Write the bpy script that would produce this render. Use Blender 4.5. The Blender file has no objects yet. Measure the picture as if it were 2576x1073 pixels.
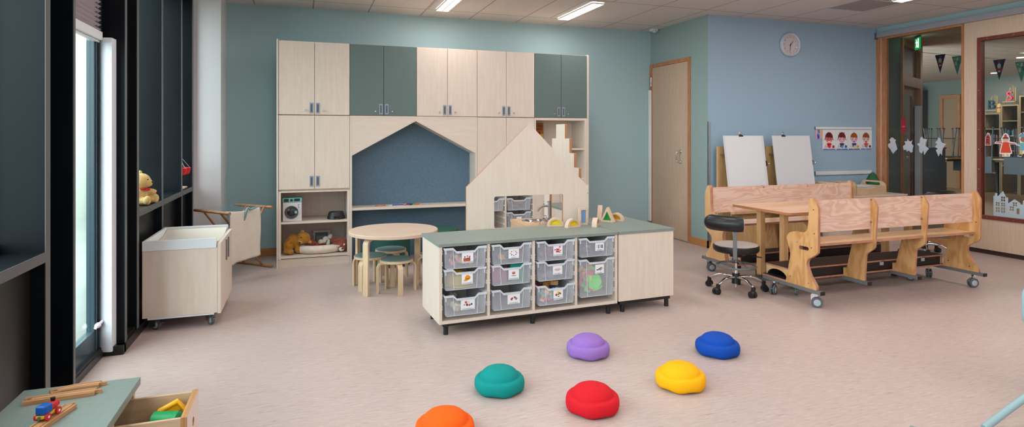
import bpy, math, random
from mathutils import Vector, Matrix, Euler
from mathutils.geometry import tessellate_polygon
random.seed(7)
SC = bpy.context.scene
COL = SC.collection
PI = math.pi
R = math.radians

# ------------------------------------------------------------------ mesh builder
class MB:
    def __init__(self):
        self.v = []; self.f = []; self.mi = []; self.m = 0
    def add(self, vs, fs, T=None, m=None):
        b = len(self.v)
        for p in vs:
            p = Vector(p)
            self.v.append(T @ p if T is not None else p)
        for q in fs:
            self.f.append(tuple(b + i for i in q)); self.mi.append(self.m if m is None else m)
        return self
    def box(self, x0, x1, y0, y1, z0, z1, T=None, m=None):
        vs = [(x0,y0,z0),(x1,y0,z0),(x1,y1,z0),(x0,y1,z0),(x0,y0,z1),(x1,y0,z1),(x1,y1,z1),(x0,y1,z1)]
        fs = [(0,3,2,1),(4,5,6,7),(0,1,5,4),(1,2,6,5),(2,3,7,6),(3,0,4,7)]
        return self.add(vs, fs, T, m)
    def cyl(self, p0, p1, r0, r1=None, n=16, T=None, m=None, caps=True):
        p0 = Vector(p0); p1 = Vector(p1); r1 = r0 if r1 is None else r1
        d = (p1 - p0).normalized()
        a = d.orthogonal().normalized(); b = d.cross(a)
        vs = []; fs = []
        for k in range(n):
            t = 2*PI*k/n; q = a*math.cos(t) + b*math.sin(t)
            vs += [p0 + q*r0, p1 + q*r1]
        for k in range(n):
            i = 2*k; j = 2*((k+1) % n)
            fs.append((i, j, j+1, i+1))
        if caps:
            fs.append(tuple(2*k for k in range(n-1, -1, -1))); fs.append(tuple(2*k+1 for k in range(n)))
        return self.add(vs, fs, T, m)
    def tube(self, pts, r, n=10, closed=False, T=None, m=None, flat=None):
        # round tube (or flat=(w,h) rectangular strip) swept along a path
        pts = [Vector(p) for p in pts]; N = len(pts)
        vs = []; fs = []; up = None
        for i, p in enumerate(pts):
            if closed: d = pts[(i+1) % N] - pts[i-1]
            else: d = pts[min(i+1, N-1)] - pts[max(i-1, 0)]
            d.normalize()
            if up is None: up = d.orthogonal().normalized()
            else:
                up = (up - d*up.dot(d)); up.normalize()
            s = d.cross(up)
            rr = r[i] if isinstance(r, (list, tuple)) else r
            for k in range(n):
                t = 2*PI*k/n
                vs.append(p + (up*math.cos(t) + s*math.sin(t))*rr)
        M_ = N if closed else N-1
        for i in range(M_):
            for k in range(n):
                a = i*n + k; b = i*n + (k+1) % n; c = ((i+1) % N)*n + (k+1) % n; d2 = ((i+1) % N)*n + k
                fs.append((a, b, c, d2))
        if not closed:
            fs.append(tuple(range(n-1, -1, -1))); fs.append(tuple((N-1)*n + k for k in range(n)))
        return self.add(vs, fs, T, m)
    def strip(self, pts, w, axis, t, T=None, m=None):
        # bent strip: path pts, width w along axis, thickness t in the path plane (bentwood)
        pts = [Vector(p) for p in pts]; ax = Vector(axis).normalized(); N = len(pts); vs = []; fs = []
        for i, p in enumerate(pts):
            d = (pts[min(i+1, N-1)] - pts[max(i-1, 0)]).normalized(); nn = d.cross(ax).normalized()
            for a, b in ((-1,-1),(1,-1),(1,1),(-1,1)):
                vs.append(p + ax*(a*w/2) + nn*(b*t/2))
        for i in range(N-1):
            for k in range(4):
                fs.append((i*4+k, i*4+(k+1) % 4, (i+1)*4+(k+1) % 4, (i+1)*4+k))
        fs.append((3,2,1,0)); fs.append(tuple((N-1)*4+k for k in range(4)))
        return self.add(vs, fs, T, m)
    def lathe(self, prof, c=(0,0,0), n=32, T=None, m=None, axis='z', wob=None):
        vs = []; fs = []; N = len(prof)
        for k in range(n):
            t = 2*PI*k/n
            for j, (r, z) in enumerate(prof):
                rr, zz = (r, z) if wob is None else wob(r, z, t, j)
                x, y = rr*math.cos(t), rr*math.sin(t)
                p = (x, y, zz) if axis == 'z' else ((zz, x, y) if axis == 'x' else (y, zz, x))
                vs.append((p[0]+c[0], p[1]+c[1], p[2]+c[2]))
        for k in range(n):
            k2 = (k+1) % n
            for j in range(N-1):
                fs.append((k*N+j, k2*N+j, k2*N+j+1, k*N+j+1))
        return self.add(vs, fs, T, m)
    def ball(self, c, r, n=16, T=None, m=None, rot=None):
        if not isinstance(r, (tuple, list)): r = (r, r, r)
        vs = []; fs = []; H = max(6, n//2)
        E = Euler(rot).to_matrix() if rot else None
        for i in range(H+1):
            ph = PI*i/H
            for k in range(n):
                t = 2*PI*k/n
                p = Vector((r[0]*math.sin(ph)*math.cos(t), r[1]*math.sin(ph)*math.sin(t), r[2]*math.cos(ph)))
                if E: p = E @ p
                vs.append(p + Vector(c))
        for i in range(H):
            for k in range(n):
                k2 = (k+1) % n
                if i == 0: fs.append((k, (i+1)*n+k, (i+1)*n+k2))
                elif i == H-1: fs.append((i*n+k, (i+1)*n+k, i*n+k2))
                else: fs.append((i*n+k, (i+1)*n+k, (i+1)*n+k2, i*n+k2))
        return self.add(vs, fs, T, m)
    def plate(self, outer, a, b, plane='xz', holes=(), T=None, m=None, em=None, hm=None):
        # polygon (with holes) in a plane, extruded from a to b along the remaining axis; em = edge material
        def P3(p, t):
            if plane == 'xz': return (p[0], t, p[1])
            if plane == 'yz': return (t, p[0], p[1])
            return (p[0], p[1], t)
        loops = [list(outer)] + [list(h) for h in holes]
        tri = tessellate_polygon([[Vector((p[0], p[1], 0)) for p in L] for L in loops])
        flat = [p for L in loops for p in L]; n = len(flat)
        vs = [P3(p, a) for p in flat] + [P3(p, b) for p in flat]
        fs = []; ms = []
        mm = self.m if m is None else m
        for t in tri:
            A, B, C_ = [flat[i] for i in t]
            cr = (B[0]-A[0])*(C_[1]-A[1]) - (B[1]-A[1])*(C_[0]-A[0])
            t2 = tuple(t) if cr > 0 else tuple(reversed(t))
            fs.append(tuple(reversed(t2))); ms.append(mm); fs.append(tuple(i+n for i in t2)); ms.append(mm)
        s = 0
        for li, L in enumerate(loops):
            k = len(L)
            for i in range(k):
                fs.append((s+i, s+(i+1) % k, n+s+(i+1) % k, n+s+i))
                ms.append((em if li == 0 else (hm if hm is not None else em)) if em is not None else mm)
            s += k
        b0 = len(self.v)
        for p in vs: self.v.append(T @ Vector(p) if T is not None else Vector(p))
        for q, q2 in zip(fs, ms): self.f.append(tuple(b0+i for i in q)); self.mi.append(q2)
        return self
    def mesh(self, me, T=None, m=None):
        return self.add([v.co.copy() for v in me.vertices], [tuple(p.vertices) for p in me.polygons], T, m)
    def shift(self, d):
        d = Vector(d); self.v = [p + d for p in self.v]; return self

def rrect(x0, x1, y0, y1, r, n=5, corners=(1,1,1,1)):
    pts = []
    for (cx, cy, a0, use, px, py) in ((x1-r, y1-r, 0, corners[0], x1, y1), (x0+r, y1-r, 90, corners[1], x0, y1), (x0+r, y0+r, 180, corners[2], x0, y0), (x1-r, y0+r, 270, corners[3], x1, y0)):
        if not use: pts.append((px, py)); continue
        for k in range(n+1):
            t = R(a0 + 90*k/n); pts.append((cx + r*math.cos(t), cy + r*math.sin(t)))
    return pts
def circle(cx, cy, r, n=20, ry=None, a0=0, a1=360):
    ry = r if ry is None else ry
    full = abs(a1-a0) >= 360
    N = n if full else n+1
    return [(cx + r*math.cos(R(a0+(a1-a0)*k/n)), cy + ry*math.sin(R(a0+(a1-a0)*k/n))) for k in range(N)]
def round_poly(pts, r, n=4):
    # round the corners of a polygon; r may be one number or a list
    out = []; N = len(pts)
    for i in range(N):
        p = Vector(pts[i]); a = Vector(pts[i-1]); b = Vector(pts[(i+1) % N])
        rr = r[i] if isinstance(r, (list, tuple)) else r
        da = (a-p); db = (b-p); la = da.length; lb = db.length
        if rr <= 0 or la < 1e-6 or lb < 1e-6: out.append((p.x, p.y)); continue
        t = min(rr, la*.48, lb*.48)
        q0 = p + da*(t/la); q1 = p + db*(t/lb)
        for k in range(n+1):
            s = k/n; q = q0*(1-s)**2 + p*(2*s*(1-s)) + q1*s**2
            out.append((q.x, q.y))
    return out

def finish(mb, name, mats, smooth=35, bevel=None, seg=2, mods=None):
    me = bpy.data.meshes.new(name)
    me.from_pydata([tuple(p) for p in mb.v], [], mb.f)
    if not isinstance(mats, (list, tuple)): mats = [mats]
    for m in mats: me.materials.append(m)
    for p, i in zip(me.polygons, mb.mi): p.material_index = min(i, len(mats)-1)
    me.validate(); me.update()
    import bmesh
    bm = bmesh.new(); bm.from_mesh(me)
    bmesh.ops.recalc_face_normals(bm, faces=bm.faces)
    bm.to_mesh(me); bm.free()
    if smooth:
        for p in me.polygons: p.use_smooth = True
        me.set_sharp_from_angle(angle=R(smooth))
    o = bpy.data.objects.new(name, me); COL.objects.link(o)
    if bevel:
        b = o.modifiers.new('bevel', 'BEVEL'); b.width = bevel; b.segments = seg; b.limit_method = 'ANGLE'; b.angle_limit = R(40)
    return o

def tag(o, label, cat=None, group=None):
    o['label'] = label
    if cat: o['category'] = cat
    if group: o['group'] = group
    return o
def thing(name, label, cat, loc=(0,0,0), rz=0, group=None):
    o = bpy.data.objects.new(name, None); COL.objects.link(o)
    o.location = loc; o.rotation_euler = (0, 0, rz); o.empty_display_size = .1
    return tag(o, label, cat, group)
def part(mb, name, mats, parent, world=False, label=None, **k):
    if world: mb.shift(-Vector(root_loc(parent)))
    o = finish(mb, name, mats, **k); o.parent = parent
    if label: o['label'] = label
    return o
def root_loc(o):
    p = Vector((0,0,0))
    while o is not None: p += Vector(o.location); o = o.parent
    return p
def solo(mb, name, mats, label, cat, loc=(0,0,0), rz=0, group=None, **k):
    o = finish(mb, name, mats, **k); o.location = loc; o.rotation_euler = (0,0,rz)
    return tag(o, label, cat, group)
def struct(mb, name, mats, parent=None, label=None, **k):
    o = finish(mb, name, mats, **k)
    if parent: o.parent = parent
    else: o['kind'] = 'structure'
    if label: o['label'] = label
    return o
def stuff(mb, name, mats, label, cat, loc=(0,0,0), rz=0, **k):
    o = solo(mb, name, mats, label, cat, loc, rz, **k); o['kind'] = 'stuff'; return o
def dup(root, loc, rz=None, label=None, group=None):
    r = root.copy(); COL.objects.link(r); r.location = loc
    if rz is not None: r.rotation_euler = (0,0,rz)
    if label: r['label'] = label
    if group: r['group'] = group
    for ch in list(root.children):
        c = ch.copy(); COL.objects.link(c); c.parent = r
        for g in list(ch.children):
            d = g.copy(); COL.objects.link(d); d.parent = c
    return r
_txt = {}
def text_mesh(s, size, ext=.0002):
    key = (s, size, ext)
    if key in _txt: return _txt[key]
    cu = bpy.data.curves.new('lettering', 'FONT'); cu.body = s; cu.size = size; cu.extrude = ext; cu.align_x = 'CENTER'; cu.align_y = 'CENTER'; cu.resolution_u = 3
    o = bpy.data.objects.new('lettering', cu); COL.objects.link(o)
    dg = bpy.context.evaluated_depsgraph_get()
    me = bpy.data.meshes.new_from_object(o.evaluated_get(dg))
    bpy.data.objects.remove(o); bpy.data.curves.remove(cu)
    _txt[key] = me
    return me
XZ = Matrix.Rotation(PI/2, 4, 'X')     # drawing in xy -> standing in xz, facing -y
def at(x, y, z, rz=0): return Matrix.Translation((x, y, z)) @ Matrix.Rotation(rz, 4, 'Z')

# ------------------------------------------------------------------ materials
def lin(c):
    r = []
    for x in c:
        x = x/255.0
        r.append(x/12.92 if x <= .04045 else ((x+.055)/1.055)**2.4)
    return r + [1.0]
_mats = {}
def pm(name, c, rough=.5, metal=0, spec=.5, noise=0, nscale=8, stretch=(1,1,1), bump=0, bscale=80, c2=None, emit=None, estr=0, coat=0, sheen=0):
    if name in _mats: return _mats[name]
    m = bpy.data.materials.new(name); m.use_nodes = True
    nt = m.node_tree; b = nt.nodes['Principled BSDF']
    b.inputs['Base Color'].default_value = lin(c); b.inputs['Roughness'].default_value = rough
    b.inputs['Metallic'].default_value = metal; b.inputs['Specular IOR Level'].default_value = spec
    if coat: b.inputs['Coat Weight'].default_value = coat; b.inputs['Coat Roughness'].default_value = .15
    if sheen: b.inputs['Sheen Weight'].default_value = sheen
    if emit: b.inputs['Emission Color'].default_value = lin(emit); b.inputs['Emission Strength'].default_value = estr
    if noise or bump or c2:
        tc = nt.nodes.new('ShaderNodeTexCoord'); mp = nt.nodes.new('ShaderNodeMapping')
        mp.inputs['Scale'].default_value = stretch
        nt.links.new(tc.outputs['Object'], mp.inputs['Vector'])
        if noise or c2:
            n = nt.nodes.new('ShaderNodeTexNoise'); n.inputs['Scale'].default_value = nscale; n.inputs['Detail'].default_value = 6
            nt.links.new(mp.outputs[0], n.inputs['Vector'])
            cr = nt.nodes.new('ShaderNodeValToRGB')
            l = lin(c)
            if c2: lo = lin(c2); hi = l
            else: lo = [x*(1-noise) for x in l[:3]] + [1]; hi = [min(1, x*(1+noise)) for x in l[:3]] + [1]
            cr.color_ramp.elements[0].position = .3; cr.color_ramp.elements[0].color = lo
            cr.color_ramp.elements[1].position = .7; cr.color_ramp.elements[1].color = hi
            nt.links.new(n.outputs['Fac'], cr.inputs[0]); nt.links.new(cr.outputs[0], b.inputs['Base Color'])
        if bump:
            n2 = nt.nodes.new('ShaderNodeTexNoise'); n2.inputs['Scale'].default_value = bscale; n2.inputs['Detail'].default_value = 4
            nt.links.new(mp.outputs[0], n2.inputs['Vector'])
            bp = nt.nodes.new('ShaderNodeBump'); bp.inputs['Strength'].default_value = bump; bp.inputs['Distance'].default_value = .004
            nt.links.new(n2.outputs['Fac'], bp.inputs['Height']); nt.links.new(bp.outputs[0], b.inputs['Normal'])
    _mats[name] = m
    return m
def wood(name, c, c2, scale=6, stretch=(8,8,.6), rough=.45, dist=3.0, fig=.0, spec=.4):
    # grain: stretched noise, optionally with cathedral figure from a distorted wave
    if name in _mats: return _mats[name]
    m = bpy.data.materials.new(name); m.use_nodes = True
    nt = m.node_tree; b = nt.nodes['Principled BSDF']
    b.inputs['Roughness'].default_value = rough; b.inputs['Specular IOR Level'].default_value = spec
    tc = nt.nodes.new('ShaderNodeTexCoord'); mp = nt.nodes.new('ShaderNodeMapping'); mp.inputs['Scale'].default_value = stretch
    nt.links.new(tc.outputs['Object'], mp.inputs['Vector'])
    n = nt.nodes.new('ShaderNodeTexNoise'); n.inputs['Scale'].default_value = scale; n.inputs['Detail'].default_value = 5; n.inputs['Roughness'].default_value = .6
    nt.links.new(mp.outputs[0], n.inputs['Vector'])
    fac = n.outputs['Fac']
    if fig:
        n3 = nt.nodes.new('ShaderNodeTexNoise'); n3.inputs['Scale'].default_value = scale*.35; n3.inputs['Detail'].default_value = 2; n3.inputs['Distortion'].default_value = .6
        nt.links.new(mp.outputs[0], n3.inputs['Vector'])
        mu = nt.nodes.new('ShaderNodeMath'); mu.operation = 'MULTIPLY'; mu.inputs[1].default_value = dist*6
        nt.links.new(n3.outputs['Fac'], mu.inputs[0])
        si = nt.nodes.new('ShaderNodeMath'); si.operation = 'SINE'; nt.links.new(mu.outputs[0], si.inputs[0])
        ma = nt.nodes.new('ShaderNodeMath'); ma.operation = 'MULTIPLY_ADD'; ma.inputs[1].default_value = .18*fig
        nt.links.new(si.outputs[0], ma.inputs[0]); nt.links.new(n.outputs['Fac'], ma.inputs[2]); fac = ma.outputs[0]
    cr = nt.nodes.new('ShaderNodeValToRGB')
    cr.color_ramp.elements[0].position = .32; cr.color_ramp.elements[0].color = lin(c2)
    cr.color_ramp.elements[1].position = .66; cr.color_ramp.elements[1].color = lin(c)
    nt.links.new(fac, cr.inputs[0]); nt.links.new(cr.outputs[0], b.inputs['Base Color'])
    _mats[name] = m
    return m
def clear(name, c, transp=.6, rough=.1, glossy=.15):
    # thin see-through plastic or glass sheet: transparent mixed with a tinted diffuse/gloss skin
    if name in _mats: return _mats[name]
    m = bpy.data.materials.new(name); m.use_nodes = True; nt = m.node_tree
    b = nt.nodes['Principled BSDF']; out = nt.nodes['Material Output']
    b.inputs['Base Color'].default_value = lin(c); b.inputs['Roughness'].default_value = rough
    t = nt.nodes.new('ShaderNodeBsdfTransparent'); mx = nt.nodes.new('ShaderNodeMixShader')
    t.inputs[0].default_value = (1,1,1,1)
    if glossy:
        fr = nt.nodes.new('ShaderNodeFresnel'); fr.inputs[0].default_value = 1.45
        ad = nt.nodes.new('ShaderNodeMath'); ad.operation = 'ADD'; ad.use_clamp = True; ad.inputs[1].default_value = 1-transp
        ge = nt.nodes.new('ShaderNodeNewGeometry'); iv = nt.nodes.new('ShaderNodeMath'); iv.operation = 'SUBTRACT'; iv.inputs[0].default_value = 1.0   # no mirror on the way out of the sheet
        nt.links.new(ge.outputs['Backfacing'], iv.inputs[1])
        ml = nt.nodes.new('ShaderNodeMath'); ml.operation = 'MULTIPLY'; nt.links.new(fr.outputs[0], ml.inputs[0]); nt.links.new(iv.outputs[0], ml.inputs[1])
        nt.links.new(ml.outputs[0], ad.inputs[0]); nt.links.new(ad.outputs[0], mx.inputs[0])
    else: mx.inputs[0].default_value = 1-transp
    nt.links.new(t.outputs[0], mx.inputs[1]); nt.links.new(b.outputs[0], mx.inputs[2])
    nt.links.new(mx.outputs[0], out.inputs['Surface'])
    _mats[name] = m
    return m
def glass(name, tint=(255,255,255)):
    if name in _mats: return _mats[name]
    m = bpy.data.materials.new(name); m.use_nodes = True; nt = m.node_tree
    nt.nodes.remove(nt.nodes['Principled BSDF']); out = nt.nodes['Material Output']
    t = nt.nodes.new('ShaderNodeBsdfTransparent'); t.inputs[0].default_value = lin(tint)
    g = nt.nodes.new('ShaderNodeBsdfGlossy'); g.inputs['Roughness'].default_value = .01
    fr = nt.nodes.new('ShaderNodeFresnel'); fr.inputs[0].default_value = 1.45
    mx = nt.nodes.new('ShaderNodeMixShader')
    ge = nt.nodes.new('ShaderNodeNewGeometry'); iv = nt.nodes.new('ShaderNodeMath'); iv.operation = 'SUBTRACT'; iv.inputs[0].default_value = 1.0
    nt.links.new(ge.outputs['Backfacing'], iv.inputs[1])
    ml = nt.nodes.new('ShaderNodeMath'); ml.operation = 'MULTIPLY'; nt.links.new(fr.outputs[0], ml.inputs[0]); nt.links.new(iv.outputs[0], ml.inputs[1])
    nt.links.new(ml.outputs[0], mx.inputs[0]); nt.links.new(t.outputs[0], mx.inputs[1]); nt.links.new(g.outputs[0], mx.inputs[2])
    nt.links.new(mx.outputs[0], out.inputs['Surface'])
    _mats[name] = m
    return m

def floor_mat():
    m = bpy.data.materials.new('linoleum'); m.use_nodes = True; nt = m.node_tree; b = nt.nodes['Principled BSDF']
    b.inputs['Roughness'].default_value = .38; b.inputs['Specular IOR Level'].default_value = .35
    tc = nt.nodes.new('ShaderNodeTexCoord'); mp = nt.nodes.new('ShaderNodeMapping'); mp.inputs['Scale'].default_value = (5, 34, 1); mp.inputs['Rotation'].default_value = (0, 0, -.12)
    nt.links.new(tc.outputs['Object'], mp.inputs['Vector'])
    n = nt.nodes.new('ShaderNodeTexNoise'); n.inputs['Scale'].default_value = 2.6; n.inputs['Detail'].default_value = 9; n.inputs['Roughness'].default_value = .75; n.inputs['Distortion'].default_value = .5
    nt.links.new(mp.outputs[0], n.inputs['Vector'])
    cr = nt.nodes.new('ShaderNodeValToRGB'); e = cr.color_ramp.elements
    e[0].position = .28; e[0].color = lin((116,100,94)); e[1].position = .74; e[1].color = lin((214,198,191))
    x = e.new(.40); x.color = lin((182,162,155)); x = e.new(.58); x.color = lin((195,175,168))
    nt.links.new(n.outputs['Fac'], cr.inputs[0])
    n2 = nt.nodes.new('ShaderNodeTexNoise'); n2.inputs['Scale'].default_value = 1.1; n2.inputs['Detail'].default_value = 3
    nt.links.new(tc.outputs['Object'], n2.inputs['Vector'])
    mx = nt.nodes.new('ShaderNodeMix'); mx.data_type = 'RGBA'; mx.blend_type = 'MULTIPLY'; mx.inputs['Factor'].default_value = .22
    nt.links.new(cr.outputs[0], mx.inputs['A'])
    cr2 = nt.nodes.new('ShaderNodeValToRGB'); cr2.color_ramp.elements[0].position = .35; cr2.color_ramp.elements[0].color = (.78,.74,.72,1); cr2.color_ramp.elements[1].position = .65; cr2.color_ramp.elements[1].color = (1,1,1,1)
    nt.links.new(n2.outputs['Fac'], cr2.inputs[0]); nt.links.new(cr2.outputs[0], mx.inputs['B'])
    nt.links.new(mx.outputs['Result'], b.inputs['Base Color'])
    return m
def ceiling_mat(ox, oy, sx, sy, c=(216,210,208), g=(150,144,142)):
    m = bpy.data.materials.new('ceiling_tile'); m.use_nodes = True; nt = m.node_tree; b = nt.nodes['Principled BSDF']
    b.inputs['Roughness'].default_value = .9; b.inputs['Specular IOR Level'].default_value = .1
    tc = nt.nodes.new('ShaderNodeTexCoord'); sp = nt.nodes.new('ShaderNodeSeparateXYZ'); nt.links.new(tc.outputs['Object'], sp.inputs[0])
    fs = []
    for k, (o, s) in enumerate(((ox, sx), (oy, sy))):
        a = nt.nodes.new('ShaderNodeMath'); a.operation = 'SUBTRACT'; a.inputs[1].default_value = o; nt.links.new(sp.outputs[k], a.inputs[0])
        p = nt.nodes.new('ShaderNodeMath'); p.operation = 'PINGPONG'; p.inputs[1].default_value = s/2; nt.links.new(a.outputs[0], p.inputs[0])
        l = nt.nodes.new('ShaderNodeMath'); l.operation = 'LESS_THAN'; l.inputs[1].default_value = .006; nt.links.new(p.outputs[0], l.inputs[0]); fs.append(l)
    mxm = nt.nodes.new('ShaderNodeMath'); mxm.operation = 'MAXIMUM'; nt.links.new(fs[0].outputs[0], mxm.inputs[0]); nt.links.new(fs[1].outputs[0], mxm.inputs[1])
    mx = nt.nodes.new('ShaderNodeMix'); mx.data_type = 'RGBA'; nt.links.new(mxm.outputs[0], mx.inputs['Factor'])
    mx.inputs['A'].default_value = lin(c); mx.inputs['B'].default_value = lin(g)
    nt.links.new(mx.outputs['Result'], b.inputs['Base Color'])
    n = nt.nodes.new('ShaderNodeTexNoise'); n.inputs['Scale'].default_value = 160; nt.links.new(tc.outputs['Object'], n.inputs['Vector'])
    bp = nt.nodes.new('ShaderNodeBump'); bp.inputs['Strength'].default_value = .25; bp.inputs['Distance'].default_value = .003
    nt.links.new(n.outputs['Fac'], bp.inputs['Height']); nt.links.new(bp.outputs[0], b.inputs['Normal'])
    return m

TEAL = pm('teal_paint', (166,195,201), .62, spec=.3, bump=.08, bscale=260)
TEALD = pm('teal_paint_shaded', (146,166,163), .62, spec=.3, bump=.08, bscale=260)  # back wall's paint again; dimmer light on the corner wall put into the colour
TEALCOOL = pm('teal_paint_cool_light', (160,186,208), .62, spec=.3, bump=.08, bscale=260)  # same wall paint; the bluish cast of light on it is put into the colour
WHITEP = pm('white_paint', (222,220,222), .5, spec=.4, bump=.05, bscale=200)
BLACK = pm('black_laminate', (13,18,23), .40, spec=.16, noise=.25, nscale=5, stretch=(1,1,.2))
BLACKB = pm('black_laminate_matt', (30,29,28), .36, spec=.35)
FINEDGE = pm('black_edge_reflection', (92,92,94), .45, spec=.5)  # black laminate edge with its paler reflection painted in as grey
BIRCH = wood('birch_laminate', (224,208,195), (217,199,184), scale=5, stretch=(7,7,.7), rough=.42)
BIRCHX = wood('birch_laminate_flat', (224,208,195), (217,199,184), scale=5, stretch=(.7,7,7), rough=.42)
BIRCHE = pm('birch_edge', (214,190,164), .5, noise=.06, nscale=30)
PLYEDGE = pm('brown_ply_edge', (168,112,74), .55, noise=.25, nscale=12, stretch=(.3,.3,14))
OAK = wood('oak_door_veneer', (202,176,154), (188,161,138), scale=9, stretch=(9,9,.45), rough=.5)
OAKP = wood('oak_panel_veneer', (212,186,164), (200,172,148), scale=9, stretch=(9,9,.4), rough=.5)
PINE = wood('pine_frame', (190,134,94), (164,106,70), scale=7, stretch=(6,6,.8), rough=.45)
PINEF = wood('pine_frame_flat', (196,140,88), (168,108,62), scale=7, stretch=(.8,6,6), rough=.45)
PINEL = wood('pale_pine', (222,170,146), (204,148,122), scale=7, stretch=(6,6,.8), rough=.45)
REDW = wood('red_brown_frame', (122,58,46), (104,46,38), scale=8, stretch=(4,4,1), rough=.45)
SAGE = pm('sage_laminate', (98,115,113), .5, spec=.4, noise=.05, nscale=60)
SAGET = pm('sage_top', (128,138,131), .42, spec=.45, noise=.06, nscale=90)
SAGEE = pm('sage_edge', (106,124,122), .5)
FELT = pm('blue_felt', (100,122,140), .95, spec=.1, noise=.22, nscale=140, bump=.3, bscale=240)
BENCHO = wood('honey_plywood', (218,168,114), (196,140,86), scale=4.2, stretch=(3.4,3.4,1.2), rough=.33, fig=.8, dist=7.0, spec=.45)
BENCHP = wood('pink_plywood', (232,200,184), (218,176,154), scale=4.6, stretch=(1.1,3.2,5.2), rough=.33, fig=1.0, dist=9.0, spec=.45)
BENCHL = wood('pale_plywood', (228,188,140), (206,160,110), scale=3.0, stretch=(2,2,1), rough=.33, fig=.8, dist=2.0, spec=.45)
EDGEP = pm('ply_edge_stripe', (186,130,104), .5, noise=.25, nscale=6, stretch=(2,2,2))
LEGW = wood('birch_leg', (224,196,164), (208,176,140), scale=6, stretch=(6,6,.8), rough=.4)
TREAD = pm('black_tread', (30,26,28), .5, noise=.3, nscale=90, stretch=(.2,1,1))
STEEL = pm('brushed_steel', (150,150,152), .35, metal=.9)
GREYST = pm('grey_painted_steel', (112,112,114), .4, spec=.5)
CHROME = pm('chrome', (215,215,218), .12, metal=1)
BLKPL = pm('black_plastic', (22,22,24), .4, spec=.5)
RUBBER = pm('grey_rubber', (86,92,98), .6)
LGREY = pm('light_grey_plastic', (176,184,192), .4)
LEATHER = pm('black_leatherette', (20,21,24), .36, spec=.5, bump=.12, bscale=140)
FABG = pm('grey_fabric', (170,158,152), .9, noise=.1, nscale=200)
WHITE = pm('white_plastic', (228,230,234), .4, spec=.5)
PAPER = pm('white_paper', (232,232,236), .7, spec=.2)
BOARD = pm('white_board', (222,222,228), .35, spec=.5)
INK = pm('dark_ink', (40,36,60), .7)
TRAYM = clear('frosted_tray', (222,225,234), transp=.80, rough=.35, glossy=1)
TRAYR = clear('frosted_tray_rim', (226,230,238), transp=.34, rough=.3, glossy=1)
GLASS = glass('window_glass', (244,248,246))
CANVAS = pm('cotton_canvas', (222,212,200), .9, spec=.1, noise=.05, nscale=60, bump=.2, bscale=300)
CREAM = pm('cream_fleece', (226,212,198), .95, spec=.05, bump=.9, bscale=120, noise=.08, nscale=40)
def flatc(name, c, rough=.6): return pm(name, c, rough, spec=.3)
# ================================================================== SETTING
CZ = 2.733; YB = 6.97; XD = 4.465; YC = 5.76; XR = 7.15
struct(MB().box(-1.32, XR+.06, -3.1, YB+.1, -.06, 0), 'floor', floor_mat(), smooth=0)
CEILM = ceiling_mat(.10, 6.585, .6, 1.02)
struct(MB().box(-1.32, XR+.1, -3.1, YB+.1, CZ, CZ+.06), 'ceiling', CEILM, smooth=0)
struct(MB().box(-1.32, XD+.1, YB, YB+.1, 0, CZ), 'wall_back', TEAL, smooth=0)
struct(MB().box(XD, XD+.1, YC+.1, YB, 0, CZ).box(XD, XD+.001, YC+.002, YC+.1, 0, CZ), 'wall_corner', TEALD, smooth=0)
struct(MB().box(XD+.001, XR+.1, YC, YC+.1, 0, CZ), 'wall_clock', TEALCOOL, smooth=0)
struct(MB().box(-1.32, XR+.1, -3.1, -3.0, 0, CZ), 'wall_front', WHITEP, smooth=0)
struct(MB().box(-1.04, -.775, 6.50, YB, 0, CZ), 'wall_column', WHITEP, smooth=0, bevel=.003)
# baseboards
struct(MB().box(-.775, XD, YB-.014, YB, 0, .085), 'baseboard_back', PINEF, smooth=0)
struct(MB().box(XD-.014, XD, YC-.014, 6.09, 0, .085), 'baseboard_corner', PINEF, smooth=0)
struct(MB().box(XD-.014, XR, YC-.014, YC, 0, .085), 'baseboard_clock', PINEF, smooth=0)
struct(MB().box(XD-.01, XD+.012, YC-.016, YC-.001, .085, 1.48).cyl((XD+.004, YC-.018, .085), (XD+.004, YC-.018, 1.48), .006, n=10), 'trim_guard', STEEL, label='aluminium corner guard on the wall corner')

# ---- left wall: black cladding with fins, deep window sills and a glazed door
WX = -1.20
fins = [(1.62, 1.67), (2.986, 3.035), (3.303, 3.33), (4.156, 4.198), (4.427, 4.476), (5.147, 5.188), (5.911, 5.948), (6.447, 6.50)]
for k, (a, b) in enumerate(fins):
    m = MB(); m.box(-1.185 if a in (3.303, 4.156) else (-1.25 if a == 4.427 else -1.31), -1.023, a, b, 0, CZ, m=0); m.box(-1.023, -1.02, a, b, 0, CZ, m=1)
    struct(m, 'trim_%d' % (k+1), [BLACK, FINEDGE], smooth=0, label='dark fin of the window wall')
bays = [(-.4, 1.62), (1.67, 2.986), (4.476, 5.147), (5.188, 5.911), (5.948, 6.447)]
wn = 0
for (a, b) in [(-3.0, -.45)] + bays:
    wn += 1
    xw = -1.20 if b < 3 else -1.27
    w = struct(MB().box(xw-.03, xw+.012, a, a+.05, .80, CZ).box(xw-.03, xw+.012, b-.012, b, .80, CZ).box(xw-.03, xw+.012, a+.05, b-.012, .80, .86).box(xw-.03, xw+.012, a+.05, b-.012, 2.60, CZ), 'window_%d' % wn, BLACKB, smooth=0)
    struct(MB().box(xw-.012, xw-.006, a+.05, b-.012, .86, 2.60), 'pane', GLASS, parent=w, smooth=0)
    s = MB(); s.box(xw-.02, -1.022, a, b, .775, .817, m=0); s.box(-1.022, -1.019, a, b, .775, .817, m=1)
    struct(s, 'sill', [BLACK, FINEDGE], parent=w, smooth=0)
    struct(MB().box(-1.10, -1.075, a, b, 0, .775), 'apron_panel', BLACKB, parent=w, smooth=0)
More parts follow.
